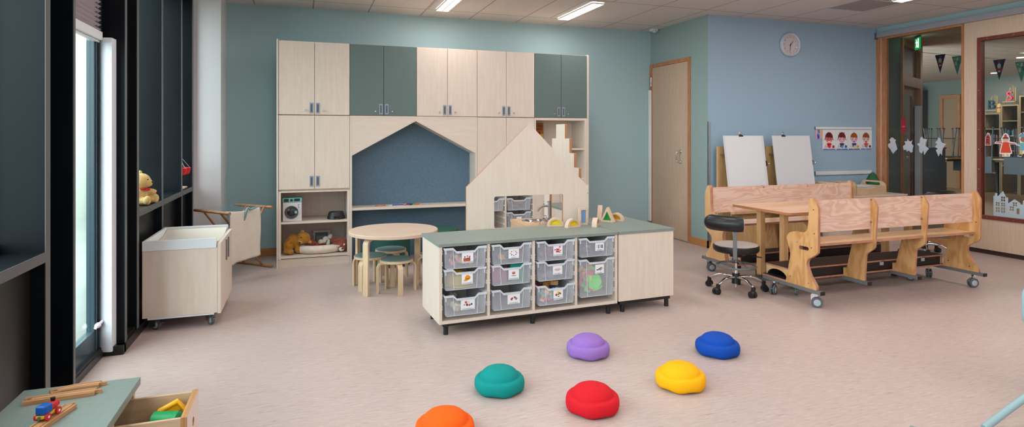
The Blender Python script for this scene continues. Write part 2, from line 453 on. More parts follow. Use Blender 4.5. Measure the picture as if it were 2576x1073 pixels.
struct(MB().box(-1.31, -1.02, -.45, -.4, 0, CZ), 'trim_9', BLACK, smooth=0)
# blind bays between fins and the plinth
struct(MB().box(-1.31, -1.19, 3.035, 3.303, 0, CZ).box(-1.20, -1.19, 4.198, 4.427, 0, CZ), 'wall_left', BLACK, smooth=0)
struct(MB().box(-1.06, -1.016, 4.12, 6.50, 0, .055).box(-1.19, -1.016, 4.10, 4.156, 0, .055).box(-1.19, -1.03, 4.198, 4.427, .0, .07), 'baseboard_left', BLACKB, smooth=0, bevel=.002)
# glazed door in its reveal
DX = -1.14
d1 = struct(MB().box(DX-.045, DX, 3.33, 3.40, .05, CZ).box(DX-.045, DX, 4.10, 4.156, .05, CZ).box(DX-.045, DX, 3.40, 4.10, 2.55, CZ), 'door_1', pm('door_frame_blue_black', (30,44,54), .3, spec=.5), smooth=0, bevel=.004)
struct(MB().box(DX-.05, DX-.008, 3.40, 3.47, .05, 2.55).box(DX-.05, DX-.008, 4.05, 4.10, .05, 2.55).box(DX-.05, DX-.008, 3.47, 4.05, .05, .17).box(DX-.05, DX-.008, 3.47, 4.05, 2.46, 2.55).box(DX-.008, DX-.002, 4.06, 4.08, .05, 2.55), 'sash', pm('sash_grey_blue', (52,72,82), .25, spec=.5), parent=d1, smooth=0, bevel=.004)
struct(MB().box(DX-.034, DX-.026, 3.47, 4.05, .17, 2.46), 'pane', GLASS, parent=d1, smooth=0)
struct(MB().box(DX-.05, DX+.02, 3.33, 4.10, 0, .04).box(DX-.02, DX+.012, 3.33, 4.10, .04, .052), 'threshold', [pm('threshold_metal', (70,72,74), .35, metal=.6)], parent=d1, smooth=0)
m = MB()
pts = [(-1.158, 4.155)] + [(-1.07 - .088*math.sin(R(90*k/8)), 4.155 - .075*math.cos(R(90*k/8)) ) for k in range(8, -1, -1)] + [(-1.066, 4.155)]
m.plate(pts, .03, 1.885, 'xy'); struct(m, 'finger_guard', pm('guard_white', (226,228,236), .35), parent=d1, label='white curved hinge guard', smooth=50)
struct(MB().ball((DX+.006, 4.06, .20), (.016,.03,.016)).cyl((DX+.004, 4.02, .195), (DX+.02, 4.09, .215), .008), 'door_bolt', WHITE, parent=d1)
# pleated blind over the door
m = MB(); npl = 30
for k in range(npl):
    z0 = 1.92 + (CZ-1.92)*k/npl; z1 = 1.92 + (CZ-1.92)*(k+1)/npl; zm = (z0+z1)/2
    m.add([(-1.15, 3.34, z0), (-1.15, 4.10, z0), (-1.128, 4.10, zm), (-1.128, 3.34, zm), (-1.15, 3.34, z1), (-1.15, 4.10, z1), (-1.168, 3.34, zm), (-1.168, 4.10, zm)],
          [(0,1,2,3), (3,2,5,4), (6,7,1,0), (4,5,7,6), (1,7,5,2), (0,3,4,6)])
bl = thing('pleated_blind', 'pale lilac pleated blind hanging half down over the glazed door', 'blind', (-1.15, 3.72, CZ))
part(m, 'pleated_fabric', pm('blind_fabric', (188,176,184), .8), bl, world=True, smooth=0)
part(MB().box(-1.172, -1.122, 3.335, 4.105, 1.868, 1.92).box(-1.16, -1.135, 3.335, 4.105, 1.855, 1.868), 'bottom_rail', WHITE, bl, world=True, bevel=.004)
part(MB().ball((-1.118, 3.62, 1.862), (.012,.03,.006)), 'pull_tab', WHITE, bl, world=True)
# outside: paved ground and a pale rendered building opposite
struct(MB().box(-30, -1.32, -20, 30, -.2, -.05), 'ground', pm('paving', (112,116,108), .8, noise=.1, nscale=2), smooth=0)
struct(MB().box(-3.7, -3.5, 8.5, 30, -.2, 5.0), 'wall_outside', pm('render_pale_green', (124,130,114), .8), smooth=0)

# ---- inner door in the corner wall
d2 = struct(MB().box(XD-.02, XD, 6.085, 6.128, 0, 2.28).box(XD-.02, XD, 6.915, 6.968, 0, 2.28).box(XD-.02, XD, 6.128, 6.915, 2.232, 2.28), 'door_2', PINE, smooth=0, bevel=.002)
struct(MB().box(XD-.012, XD-.001, 6.131, 6.912, .012, 2.229), 'leaf', OAK, parent=d2, smooth=0)
hp = [(XD-.012, 6.27, 1.118)] + [(XD-.012-.06*math.sin(R(t)), 6.27+.016*(1-math.cos(R(t))), 1.118-.018*(1-math.cos(R(t)))) for t in (30,60,90)] + [(XD-.072, 6.286, z) for z in (1.09, 1.05, 1.01)] + [(XD-.012-.06*math.sin(R(t)), 6.27+.016*(1-math.cos(R(t))), .982+.018*(1-math.cos(R(t)))) for t in (90,60,30)] + [(XD-.012, 6.27, .982)]
struct(MB().tube(hp, .0095, 10).cyl((XD-.02, 6.27, .982), (XD-.011, 6.27, .982), .022).cyl((XD-.02, 6.27, 1.118), (XD-.011, 6.27, 1.118), .022), 'door_handle', CHROME, parent=d2)
struct(MB().cyl((XD-.026, 6.925, 1.98), (XD-.026, 6.925, 2.10), .01), 'hinge', CHROME, parent=d2)
struct(MB().box(XD-.05, XD-.02, 6.915, 6.965, .16, 1.93), 'finger_guard', WHITE, parent=d2, bevel=.006)
# ---- motion sensor
sen = thing('motion_detector', 'small white motion sensor below the ceiling at the corner over the oak door', 'sensor', (4.39, 6.78, CZ))
part(MB().box(-.045, .045, -.035, .035, -.035, 0), 'housing', WHITE, sen, bevel=.006)
part(MB().ball((0, -.02, -.035), (.03, .03, .022)), 'lens', pm('sensor_lens', (200,204,206), .3), sen)

# ---- ceiling luminaires
def tube_mat():
    return pm('lamp_tube', (255,250,246), .5, emit=(255,246,238), estr=6)
LAMPB = pm('lamp_housing', (206,200,196), .5)
LOUV = pm('lamp_louvre', (235,228,224), .3)
def luminaire(x, y0, y1, label, power):
    t = thing('ceiling_light', label, 'ceiling light', (x, (y0+y1)/2, CZ), group='recessed ceiling lights')
    L = (y1-y0)/2
    part(MB().box(-.15, .15, -L, L, -.006, -.001), 'housing', LAMPB, t, smooth=0)
    for s in (-1, 1):
        part(MB().box(s*.037-.030, s*.037+.030, -L+.03, L-.03, -.012, -.007), 'lamp_tube', tube_mat(), t, smooth=0)
    lv = MB(); n = 14
    for k in range(n+1):
        yy = -L+.03 + (2*L-.06)*k/n
        lv.box(-.07, .07, yy-.0025, yy+.0025, -.026, -.012)
    lv.box(-.0045, .0045, -L+.03, L-.03, -.026, -.012); lv.box(-.073, -.069, -L+.03, L-.03, -.026, -.012); lv.box(.069, .073, -L+.03, L-.03, -.026, -.012)
    part(lv, 'louvre', LOUV, t, smooth=0)
    ld = bpy.data.lights.new('lamp', 'AREA'); ld.shape = 'RECTANGLE'; ld.size = .16; ld.size_y = 2*L-.06; ld.energy = power; ld.color = (1.0, .94, .92)
    lo = bpy.data.objects.new('lamp', ld); COL.objects.link(lo); lo.parent = t; lo.location = (0, 0, -.03)
    return t
PW = 11
LL = [(1.465, 5.58, 6.55, 'ceiling light over the gabled niche, left of the two lit strips at the top edge'),
      (2.95, 5.58, 6.55, 'ceiling light over the right end of the wall cabinets, right of the two lit strips'),
      (5.85, 3.54, 4.52, 'ceiling light just beyond the air grille, at the top edge')]
for (x, a, b, lb) in LL: luminaire(x, a, b, lb, PW)
for (x, a) in [(0, 3.54), (1.465, 3.54), (2.95, 3.54), (4.4, 3.54), (1.465, 1.5), (2.95, 1.5), (4.4, 1.5), (5.85, 1.5), (0, -.5), (1.465, -.5), (2.95, -.5), (4.4, -.5), (5.85, -.5), (2.95, -2.5), (5.85, -2.5)]:
    luminaire(x, a, a+.98, 'recessed ceiling light in the tiles outside the picture', PW)
# air grille
t = thing('air_grille', 'square perforated metal air grille in the ceiling tiles by the glass wall', 'vent', (5.745, 4.79, CZ))
part(MB().plate([(-.275,-.24),(.275,-.24),(.275,.24),(-.275,.24)], -.008, -.001, 'xy', holes=[[(-.255,-.22),(.255,-.22),(.255,.22),(-.255,.22)]]), 'frame', pm('grille_frame', (196,188,192), .5), t, smooth=0)
part(MB().box(-.255, .255, -.22, .22, -.003, -.001), 'backing', pm('grille_back', (40,36,36), .8), t, smooth=0)
m = MB()
for k in range(40): m.box(-.253+.0127*k, -.2475+.0127*k, -.22, .22, -.007, -.003)
part(m, 'slats', pm('grille_slat', (176,166,166), .5), t, smooth=0)

# ---- right wall: strip above, rail, timber glazing
struct(MB().box(XR, XR+.1, -3.0, YC, 2.665, CZ), 'trim_top', TEAL, smooth=0)
struct(MB().box(XR-.045, XR+.05, -3.0, 5.735, 2.598, 2.665), 'trim_rail', pm('grey_lilac_rail', (160,156,164), .5), smooth=0, bevel=.003)
struct(MB().box(XR-.05, XR, 5.735, 5.76, 2.58, 2.66), 'trim_bracket', pm('bracket_dark', (96,96,98), .5), smooth=0)
g3 = struct(MB().box(XR-.02, XR+.06, 5.71, 5.76, 0, 2.598), 'window_7', PINE, smooth=0, bevel=.003)
struct(MB().box(XR-.008, XR+.05, 5.690, 5.7095, 0, 2.598), 'stile', PINEL, parent=g3, smooth=0)
struct(MB().box(XR, XR+.05, 5.635, 5.6895, 0, 2.598), 'stile', PINE, parent=g3, smooth=0)
struct(MB().box(XR-.012, XR+.05, 4.671, 4.693, 0, 2.598), 'stile', PINE, parent=g3, smooth=0)
struct(MB().box(XR-.012, XR+.05, 4.693, 5.635, 2.575, 2.598), 'head', PINEF, parent=g3, smooth=0)
struct(MB().box(XR-.012, XR+.05, 4.693, 5.635, 0, .09), 'bottom_rail', PINEF, parent=g3, smooth=0)
struct(MB().box(XR+.02, XR+.026, 4.693, 5.635, .09, 2.575), 'pane', GLASS, parent=g3, smooth=0)
struct(MB().box(XR, XR+.05, 4.50, 4.671, .05, 2.598).box(XR, XR+.05, 1.9, 4.50, 2.41, 2.598).box(XR, XR+.05, 1.9, 4.50, .05, .40).box(XR, XR+.05, -3.0, 1.9, .05, 2.598), 'wall_right', OAKP, smooth=0)
struct(MB().box(XR+.012, XR+.05, -3.0, 4.671, 0, .05), 'baseboard_right', pm('dark_plinth', (52,34,30), .6), smooth=0)
g4 = struct(MB().plate([(1.9,.388),(4.527,.388),(4.527,2.41),(1.9,2.41)], XR-.012, XR+.055, 'yz', holes=[[(1.95,.43),(4.485,.43),(4.485,2.37),(1.95,2.37)]]), 'window_8', REDW, smooth=0, bevel=.002)
struct(MB().box(XR+.02, XR+.026, 1.95, 4.485, .43, 2.37), 'pane', GLASS, parent=g4, smooth=0)
m = MB()
for k in range(9): m.cyl((XR-.0135, 4.506, .5+.22*k), (XR-.011, 4.506, .5+.22*k), .005, n=8)
for k in range(10):
    m.cyl((XR-.0135, 4.42-.26*k, 2.39), (XR-.011, 4.42-.26*k, 2.39), .005, n=8); m.cyl((XR-.0135, 4.42-.26*k, .409), (XR-.011, 4.42-.26*k, .409), .005, n=8)
struct(m, 'screw_heads', CHROME, parent=g4)

# ---- hall behind the glass
HX0, HX1 = XR+.06, 15.5
HF = pm('hall_floor', (150,124,104), .4, noise=.12, nscale=3)
struct(MB().box(HX0, HX1+.1, 0, 14, -.06, 0), 'floor_hall', HF, smooth=0)
struct(MB().box(XR+.1, HX1+.1, 0, 14, CZ, CZ+.06), 'ceiling_hall', ceiling_mat(.2, .3, 1.2, .3, (206,188,174), (160,142,130)), smooth=0)
HG = pm('hall_green', (130,136,131), .7)
struct(MB().box(HX1, HX1+.1, 0, 14, 0, CZ), 'wall_hall_far', HG, smooth=0)
struct(MB().box(HX0, HX1, 13.9, 14, 0, CZ), 'wall_hall_back', HG, smooth=0)
struct(MB().box(HX0, HX1, 0, .1, 0, CZ), 'wall_hall_front', HG, smooth=0)
# slanted wall with a timber door set in it
DG = pm('hall_grey_green', (96,110,108), .7)
T = at(7.27, 5.80, 0, math.atan2(.41, .912))
struct(MB().box(0, .955, 0, .12, 0, CZ, T=T), 'wall_hall_slant', DG, smooth=0)
d3 = struct(MB().box(.955, 1.03, -.03, .12, 0, CZ, T=T).box(2.0, 2.13, -.03, .12, 0, CZ, T=T).box(1.03, 2.0, -.03, .12, 2.05, 2.2, T=T).box(1.03, 2.0, -.03, .12, 2.63, CZ, T=T), 'door_3', PINE, smooth=0)
struct(MB().box(1.03, 2.0, .03, .07, .02, 2.05, T=T), 'leaf', pm('door_pinkish', (158,124,108), .5), parent=d3, smooth=0)
struct(MB().box(1.15, 1.62, .018, .03, .25, 1.9, T=T), 'glazing', pm('dark_glazing', (120,112,96), .1, spec=.6), parent=d3, smooth=0)
struct(MB().box(1.60, 1.72, .012, .03, .22, 1.92, T=T), 'glazing_bead', REDW, parent=d3, smooth=0)
struct(MB().box(1.03, 2.0, .03, .04, 2.2, 2.63, T=T), 'transom_pane', pm('dim_glass', (140,122,108), .45, spec=.3), parent=d3, smooth=0)
struct(MB().box(1.84, 2.0, -.05, .02, .05, 1.78, T=T), 'finger_guard', pm('lilac_white', (198,198,214), .4), parent=d3, bevel=.01)
struct(MB().cyl(T @ Vector((1.12, -.03, 1.0)), T @ Vector((1.22, -.03, 1.0)), .012), 'door_handle', STEEL, parent=d3)
# far door and cupboard on the far wall
d4 = struct(MB().box(15.43, 15.5, 10.60, 10.68, 0, 2.36).box(15.43, 15.5, 10.18, 10.24, 0, 2.36).box(15.43, 15.5, 10.24, 10.60, 2.28, 2.36), 'door_4', PINE, smooth=0)
struct(MB().box(15.46, 15.5, 10.24, 10.60, .01, 2.28), 'leaf', pm('hall_door_oak', (160,128,102), .5, noise=.06, nscale=9, stretch=(9,9,.5)), parent=d4, smooth=0)
cb = thing('tall_cupboard', 'tall pale cupboard with a dark edge at the far end of the hall', 'cupboard', (15.25, 11.25, 0))
part(MB().box(-.25, .22, -.23, .35, 0, 2.52), 'body', pm('cupboard_dark', (60,64,64), .5), cb, smooth=0)
part(MB().box(-.27, -.25, -.19, .33, .02, 1.40), 'door', pm('cupboard_pale', (186,180,172), .5), cb, smooth=0)
part(MB().box(-.27, -.25, -.19, .33, 1.42, 2.50), 'door', pm('cupboard_pale', (186,180,172), .5), cb, smooth=0)

# ---- light: sky through the windows, lamps in the hall
w = bpy.data.worlds.new('sky'); SC.world = w; w.use_nodes = True
bg = w.node_tree.nodes['Background']; bg.inputs[0].default_value = (.80, .93, 1.0, 1); bg.inputs[1].default_value = 10.0
def portal(y0, y1, z0, z1, x=-1.33):
    l = bpy.data.lights.new('portal', 'AREA'); l.shape = 'RECTANGLE'; l.size = z1-z0; l.size_y = y1-y0
    l.cycles.is_portal = True
    o = bpy.data.objects.new('portal', l); COL.objects.link(o); o.location = (x, (y0+y1)/2, (z0+z1)/2); o.rotation_euler = (0, -PI/2, 0)
for (a, b) in [(-3.0, -.45)] + bays: portal(a, b, .8, 2.7)
portal(3.35, 4.15, .05, 2.6)
def hall_lamp(x, y, p, lb, s=.5, c=(1,.9,.8)):
    t = thing('hall_ceiling_light', lb, 'ceiling light', (x, y, CZ), group='hall ceiling lights')
    part(MB().cyl((0,0,-.012), (0,0,-.001), .06, n=20), 'diffuser', pm('hall_lamp', (255,244,230), .5, emit=(255,240,225), estr=3), t)
    l = bpy.data.lights.new('lamp', 'AREA'); l.size = s; l.energy = p; l.color = c
    o = bpy.data.objects.new('lamp', l); COL.objects.link(o); o.parent = t; o.location = (0, 0, -.05)
for (x, y, p) in [(9.6, 8.6, 22), (12.4, 10.6, 22), (12.2, 7.0, 22), (9.2, 3.6, 20), (14.6, 8.9, 16)]:
    hall_lamp(x, y, p, 'round light in the dim hall ceiling behind the glass')

# ---- camera
cam = bpy.data.cameras.new('camera'); co = bpy.data.objects.new('camera', cam); COL.objects.link(co)
cam.sensor_fit = 'HORIZONTAL'; cam.sensor_width = 36; cam.lens = 36*1486.1/2576; cam.shift_y = -(536.5-343.8)/2576
cam.clip_start = .05; cam.clip_end = 200
co.location = (0, 0, 1.30); co.rotation_euler = (PI/2, 0, -.339)
SC.camera = co
SC.view_settings.view_transform = 'Standard'; SC.view_settings.look = 'None'; SC.view_settings.gamma = 1; SC.view_settings.exposure = -0.15; SC.view_settings.use_curve_mapping = False
SC.cycles.max_bounces = 7; SC.cycles.diffuse_bounces = 3; SC.cycles.glossy_bounces = 3; SC.cycles.transparent_max_bounces = 24
# ================================================================== WALL CABINETS
CX = [-.237, .446, 1.134, 1.804, 2.483, 3.147]; CF = 6.27; CB = 6.75
Z0, Z1, Z2 = .773, 1.518, 2.258
ALU = pm('pull_aluminium', (150,160,176), .35, metal=.6)
ALUD = pm('pull_recess', (92,100,112), .4, metal=.5)
def add_handle(d, xc, z0, z1, loc):
    m = MB(); m.m = 0
    m.plate([(xc-.018,z0),(xc+.018,z0),(xc+.018,z1),(xc-.018,z1)], CF-.0035, CF+.001, 'xz', holes=[[(xc-.009,z0+.014),(xc+.009,z0+.014),(xc+.009,z1-.014),(xc-.009,z1-.014)]])
    m.box(xc-.009, xc+.009, CF-.0012, CF, z0+.014, z1-.014, m=1)
    o = finish(m.shift((-loc[0],-loc[1],-loc[2])), 'recessed_pull', [ALU, ALUD]); o.parent = d
def doors(t, loc, xa, xb, z0, z1, face, hz, lock):
    xm = (xa+xb)/2
    for s in (-1, 1):
        x0, x1 = (xa+.0025, xm-.0018) if s < 0 else (xm+.0018, xb-.0025)
        m = MB(); m.box(x0, x1, CF, CF+.018, z0+.003, z1-.003)
        d = part(m, 'door', face, t, world=True, smooth=0, bevel=.0012)
        add_handle(d, xm + s*.030, hz, hz+.108, loc)
        if lock:
            k = MB(); k.cyl((xm+s*.087, CF-.012, hz+.03), (xm+s*.087, CF, hz+.03), .011, n=14); k.cyl((xm+s*.087, CF-.017, hz+.03), (xm+s*.087, CF-.012, hz+.03), .008, .011, n=14)
            o = finish(k.shift((-loc[0],-loc[1],-loc[2])), 'lock', CHROME); o.parent = d
def carcass(xa, xb, z0, z1, t=.018, back=True, yf=CF+.019):
    m = MB()
    m.box(xa, xa+t, yf, CB, z0, z1).box(xb-t, xb, yf, CB, z0, z1).box(xa+t, xb-t, yf, CB, z0, z0+t).box(xa+t, xb-t, yf, CB, z1-t, z1)
    if back: m.box(xa+t, xb-t, CB-.008, CB, z0+t, z1-t)
    return m
up = [(BIRCH, 'birch wall cabinet, top left of the row, at the far left end'),
      (SAGE, 'sage green wall cabinet with two doors, above the left half of the gabled niche'),
      (BIRCH, 'birch wall cabinet with two doors, between the two sage green cabinets and above the niche'),
      (BIRCH, 'birch wall cabinet with two doors, immediately left of the right-hand sage green cabinet'),
      (SAGE, 'sage green wall cabinet with two doors, top right above the open bookshelf')]
for i, (face, lb) in enumerate(up):
    xa, xb = CX[i], CX[i+1]; loc = (xa, CF, Z1)
    t = thing('wall_cabinet', lb, 'cabinet', loc, group='row of wall cabinets along the teal wall')
    m = carcass(xa+.0005, xb-.0005, Z1+.001, Z2)
    part(m, 'carcass', BIRCHE, t, world=True, smooth=0)
    doors(t, loc, xa, xb, Z1+.002, Z2-.002, face, 1.535, True)
    if i == 0: part(MB().box(xa-.0155, xa-.0005, CF-.006, CB, Z1+.001, Z2+.008), 'end_panel', BIRCH, t, world=True, smooth=0, bevel=.001)
    if i == 4: part(MB().box(xb+.0005, xb+.021, CF-.006, CB, Z1+.001, Z2+.004), 'end_panel', BIRCH, t, world=True, smooth=0, bevel=.001)
# column below on the left: two doors over an open two-tier shelf
xa, xb = CX[0], CX[1]; loc = (xa, CF, 0)
t = thing('base_cabinet', 'birch cabinet with two doors over an open shelf holding a toy washing machine', 'cabinet', loc)
part(carcass(xa+.0005, xb-.0005, .76, Z1-.001), 'carcass', BIRCHE, t, world=True, smooth=0)
doors(t, loc, xa, xb, Z0, Z1-.002, BIRCH, .800, False)
part(MB().box(xa-.0155, xa-.0005, CF-.006, CB, 0, Z1-.001), 'end_panel', BIRCH, t, world=True, smooth=0, bevel=.001)
m = MB(); m.box(xa+.0005, xa+.024, CF-.001, CB, .085, .759).box(xb-.024, xb-.0005, CF-.001, CB, .085, .759).box(xa+.024, xb-.024, CF-.001, CB, .745, .759).box(xa+.024, xb-.024, CF-.001, CB, .092, .112).box(xa+.024, xb-.024, CB-.04, CB-.03, .112, .745)
part(m, 'open_case', BIRCH, t, world=True, smooth=0, bevel=.001)
part(MB().box(xa+.024, xb-.024, CF+.006, CB-.04, .432, .452), 'shelf', BIRCHX, t, world=True, smooth=0, bevel=.001)
part(MB().box(xa+.0005, xb-.0005, CF+.012, CF+.03, 0, .085), 'plinth', BIRCHX, t, world=True, smooth=0)
# gabled niche
xa, xb = CX[1], CX[3]; loc = (xa, CF, 0); xm = 1.126
t = thing('gabled_niche', 'birch play niche with a house gable opening, blue felt back and desk shelf', 'niche', loc)
NB = 6.515
m = MB(); m.plate([(xa+.022,1.112),(xm,1.472),(xb-.020,1.125),(xb-.020,1.497),(xa+.022,1.497)], CF-.0005, CF+.018, 'xz')
part(m, 'gable_fascia', BIRCHX, t, world=True, smooth=0, bevel=.001)
m = MB(); m.plate([(xa+.022,1.106),(xa+.022,1.126),(xm,1.486),(xb-.020,1.139),(xb-.020,1.118),(xm,1.466)], CF+.001, NB, 'xz')
part(m, 'gable_lining', BIRCHX, t, world=True, smooth=0)
part(MB().box(xa+.0005, xa+.022, CF-.002, CB, 0, Z1-.001), 'side_panel', BIRCH, t, world=True, smooth=0, bevel=.001)
part(MB().box(xb-.020, xb-.0005, CF-.002, CB, 0, Z1-.001), 'side_panel', BIRCH, t, world=True, smooth=0, bevel=.001)
part(MB().box(xa+.022, xb-.020, CF-.002, CB, 1.497, Z1-.001), 'head_rail', BIRCHX, t, world=True, smooth=0, bevel=.001)
part(MB().box(xa+.022, xb-.020, NB, NB+.02, .0, 1.49), 'felt_back', FELT, t, world=True, smooth=0)
part(MB().box(xa+.022, xb-.020, CF+.004, NB-.001, .541, .566), 'desk_shelf', BIRCHX, t, world=True, smooth=0, bevel=.0015)
# column with two doors over a tray bay
xa, xb = CX[3], CX[4]; loc = (xa, CF, 0)
t = thing('base_cabinet', 'birch cabinet with two plain doors over a bay of clear trays, behind the playhouse', 'cabinet', loc)
part(carcass(xa+.0005, xb-.0005, .76, Z1-.001), 'carcass', BIRCHE, t, world=True, smooth=0)
doors(t, loc, xa, xb, Z0, Z1-.002, BIRCH, .800, False)
m = MB(); m.box(xa+.0005, xa+.020, CF-.001, CB, .085, .759).box(xb-.020, xb-.0005, CF-.001, CB, .085, .759).box(xa+.020, xb-.020, CF-.001, CB, .735, .759).box(xa+.020, xb-.020, CF-.001, CB, .085, .105).box(xa+.020, xb-.020, CB-.04, CB-.03, .105, .735).box(2.128, 2.146, CF-.001, CB-.04, .105, .735)
part(m, 'tray_case', BIRCH, t, world=True, smooth=0, bevel=.001)
part(MB().box(xa+.0005, xb-.0005, CF+.012, CF+.03, 0, .085), 'plinth', BIRCHX, t, world=True, smooth=0)
for z in (.60, .53, .46, .39, .32, .25):
    for xx in (2.1165, 2.4505): part(MB().box(xx, xx+.0112, CF+.01, CB-.05, z-.006, z+.006), 'tray_runner', WHITE, t, world=True, smooth=0)
# open bookcase
xa, xb = CX[4], CX[5]; loc = (xa, CF, 0)
t = thing('bookcase', 'open birch bookcase under the right-hand sage green cabinet, partly behind the playhouse', 'bookcase', loc)
m = MB(); m.box(xa+.0005, xa+.018, CF-.001, CB, .0, Z1-.001).box(xb-.030, xb-.0005, CF-.001, CB, .0, Z1-.001).box(xa+.018, xb-.030, CF-.001, CB, 1.490, Z1-.001).box(xa+.018, xb-.030, CB-.12, CB-.1, .02, 1.49)
part(m, 'case', BIRCH, t, world=True, smooth=0, bevel=.001)
part(MB().box(xb+.0005, xb+.021, CF-.006, CB, 0, Z1-.001), 'end_panel', BIRCH, t, world=True, smooth=0, bevel=.001)
for z in (1.165, .82, .46, .10):
    part(MB().box(xa+.018, xb-.030, CF+.02, CB-.12, z-.02, z), 'shelf', BIRCHX, t, world=True, smooth=0, bevel=.001)

part(MB().box(xa+.019, 2.80, CF, CF+.018, .09, .80).box(2.804, xb-.031, CF, CF+.018, .09, .80), 'door', BIRCH, t, world=True, smooth=0, bevel=.001)

# ---- things in the cabinets
# toy washing machine
t = thing('toy_washing_machine', 'white toy washing machine with teal panel and dark round door on the shelf', 'toy', (-.108, 6.37, .4526))
part(MB().box(-.09, .09, -.05, .09, 0, .19), 'body', pm('toy_white', (214,208,210), .4), t, smooth=0, bevel=.006, seg=3)
part(MB().box(-.092, .092, -.054, .09, .19, .235), 'control_panel', pm('toy_teal', (116,196,190), .4), t, smooth=0, bevel=.006, seg=3)
dd = part(MB().lathe([(.0,-.060),(.045,-.062),(.058,-.066),(.064,-.060),(.064,-.050)], (-.008, 0, .092), 36, axis='y'), 'porthole_door', pm('toy_dark', (60,60,62), .3), t)
part(MB().ball((-.008, -.058, .092), (.043, .012, .043), 24), 'porthole_glass', pm('toy_smoke', (34,34,36), .12, spec=.6), t)
o = finish(MB().box(.022, .046, -.070, -.060, .080, .106), 'latch', pm('toy_teal', (116,196,190), .4), bevel=.003); o.parent = dd
part(MB().box(-.080, -.034, -.0565, -.054, .196, .228), 'display', pm('display_dark', (36,40,42), .3), t, smooth=0)
part(MB().box(.018, .072, -.0565, -.054, .202, .229), 'display', pm('display_dark', (36,40,42), .3), t, smooth=0)
part(MB().lathe([(.0,-.066),(.012,-.066),(.014,-.054)], (-.008, 0, .213), 20, axis='y'), 'dial', pm('display_dark', (36,40,42), .3), t)
m = MB(); m.box(.05, .072, -.0508, -.050, .135, .170, m=0); m.box(.052, .070, -.0514, -.0508, .160, .168, m=1); m.box(.052, .070, -.0514, -.0508, .137, .144, m=2); m.box(.054, .062, -.0514, -.0508, .147, .157, m=3)
part(m, 'energy_sticker', [PAPER, flatc('stk_blue',(40,130,180)), flatc('stk_purple',(120,90,160)), flatc('stk_orange',(230,140,60))], t, smooth=0)
# dog bowl
BOWL = pm('bowl_black', (30,31,33), .45, spec=.5)
t = thing('pet_bowl', 'black plastic pet bowl with a bone cut-out on the middle shelf', 'bowl', (.318, 6.40, .4526))
part(MB().lathe([(.0,.02),(.05,.022),(.066,.062),(.070,.070),(.074,.070),(.084,.03),(.092,.004),(.088,0),(.0,0)], n=40), 'bowl_body', BOWL, t)
part(MB().box(-.018, .024, -.0885, -.080, .010, .030).ball((-.018,-.084,.014), .008).ball((-.018,-.084,.026), .008).ball((.024,-.084,.014), .008).ball((.024,-.084,.026), .008), 'bone_recess', pm('recess_black', (8,8,9), .8), t)

def fur(name, c, c2, bump=.9, bs=140):
    return pm(name, c, .95, spec=.05, c2=c2, nscale=40, bump=bump, bscale=bs, sheen=.3)
def plush_mesh(balls, name, mats, parent, vox=.006, label=None):
    m = MB()
    for (c, r, *rt) in balls: m.ball(c, r, 14, rot=rt[0] if rt else None)
    o = finish(m, name, mats, smooth=180)
    md = o.modifiers.new('merge', 'REMESH'); md.mode = 'VOXEL'; md.voxel_size = vox; md.use_smooth_shade = True
    s = o.modifiers.new('soft', 'SMOOTH'); s.iterations = 4; s.factor = .5
    o.parent = parent
    if label: o['label'] = label
    return o
BLKEYE = pm('toy_eye', (16,12,10), .15, spec=.6)
# lion cub plush lying at the left
GOLD = fur('gold_fur', (196,138,52), (160,104,34)); GOLDL = fur('gold_fur_light', (216,172,100), (190,142,72))
t = thing('plush_cub', 'golden brown plush cub with drooping head beside the cream pet bed', 'plush toy', (-.072, 6.40, .1165))
plush_mesh([((-.02,.04,.115),(.085,.08,.075),(0,.5,0)), ((-.075,.0,.075),(.05,.05,.065)), ((-.085,-.01,.055),(.034,.034,.06)), ((-.055,-.05,.028),(.036,.042,.028)), ((-.095,-.03,.03),(.028,.034,.03)),
            ((.075,-.005,.155),(.068,.06,.058),(0,.5,0)), ((.045,-.045,.125),(.034,.03,.03)), ((.03,.02,.13),(.05,.05,.05)), ((.02,-.02,.04),(.036,.034,.04))], 'body', GOLD, t)
part(MB().ball((.060,.0,.212), (.020,.014,.024), rot=(0,.5,0)), 'ear', GOLDL, t)
part(MB().ball((.128,-.02,.112), (.018,.012,.024), rot=(0,1.9,0)), 'ear', GOLDL, t)
part(MB().ball((.052,-.050,.163), .0105), 'eye', BLKEYE, t)
part(MB().ball((.036,-.068,.118), (.014,.010,.011)), 'nose', BLKEYE, t)
part(MB().ball((.042,-.054,.122), (.026,.022,.022)), 'muzzle', GOLDL, t)
# cream pet bed
m = MB(); m.tube([(.185*math.cos(2*PI*k/40), .115*math.sin(2*PI*k/40), .042) for k in range(40)], .042, 12, closed=True)
t = thing('pet_bed', 'cream fleece ring-shaped pet bed on the bottom shelf', 'pet bed', (.155, 6.43, .1128))
part(m, 'rim', CREAM, t, smooth=180); part(MB().ball((0,0,.022), (.16,.09,.018), 24), 'cushion', CREAM, t)
# framed picture leaning at the back
t = thing('leaning_picture', 'small cream picture frame leaning at the back of the bottom shelf', 'frame', (.18, 6.63, .21))
T = Matrix.Rotation(R(-10), 4, 'X')
FR = pm('frame_cream', (196,182,164), .6)
part(MB().plate([(-.085,-.09),(.085,-.09),(.085,.09),(-.085,.09)], -.008, .008, 'xz', holes=[[(-.066,-.07),(.066,-.07),(.066,.07),(-.066,.07)]], T=T), 'frame', FR, t, smooth=0)
part(MB().box(-.066, .066, .001, .006, -.07, .07, T=T), 'picture', pm('picture_dark', (70,84,82), .5), t, smooth=0)
part(MB().box(-.052, .052, -.001, .0005, -.06, .035, T=T), 'photo_mat', pm('picture_grey', (128,126,120), .5), t, smooth=0)
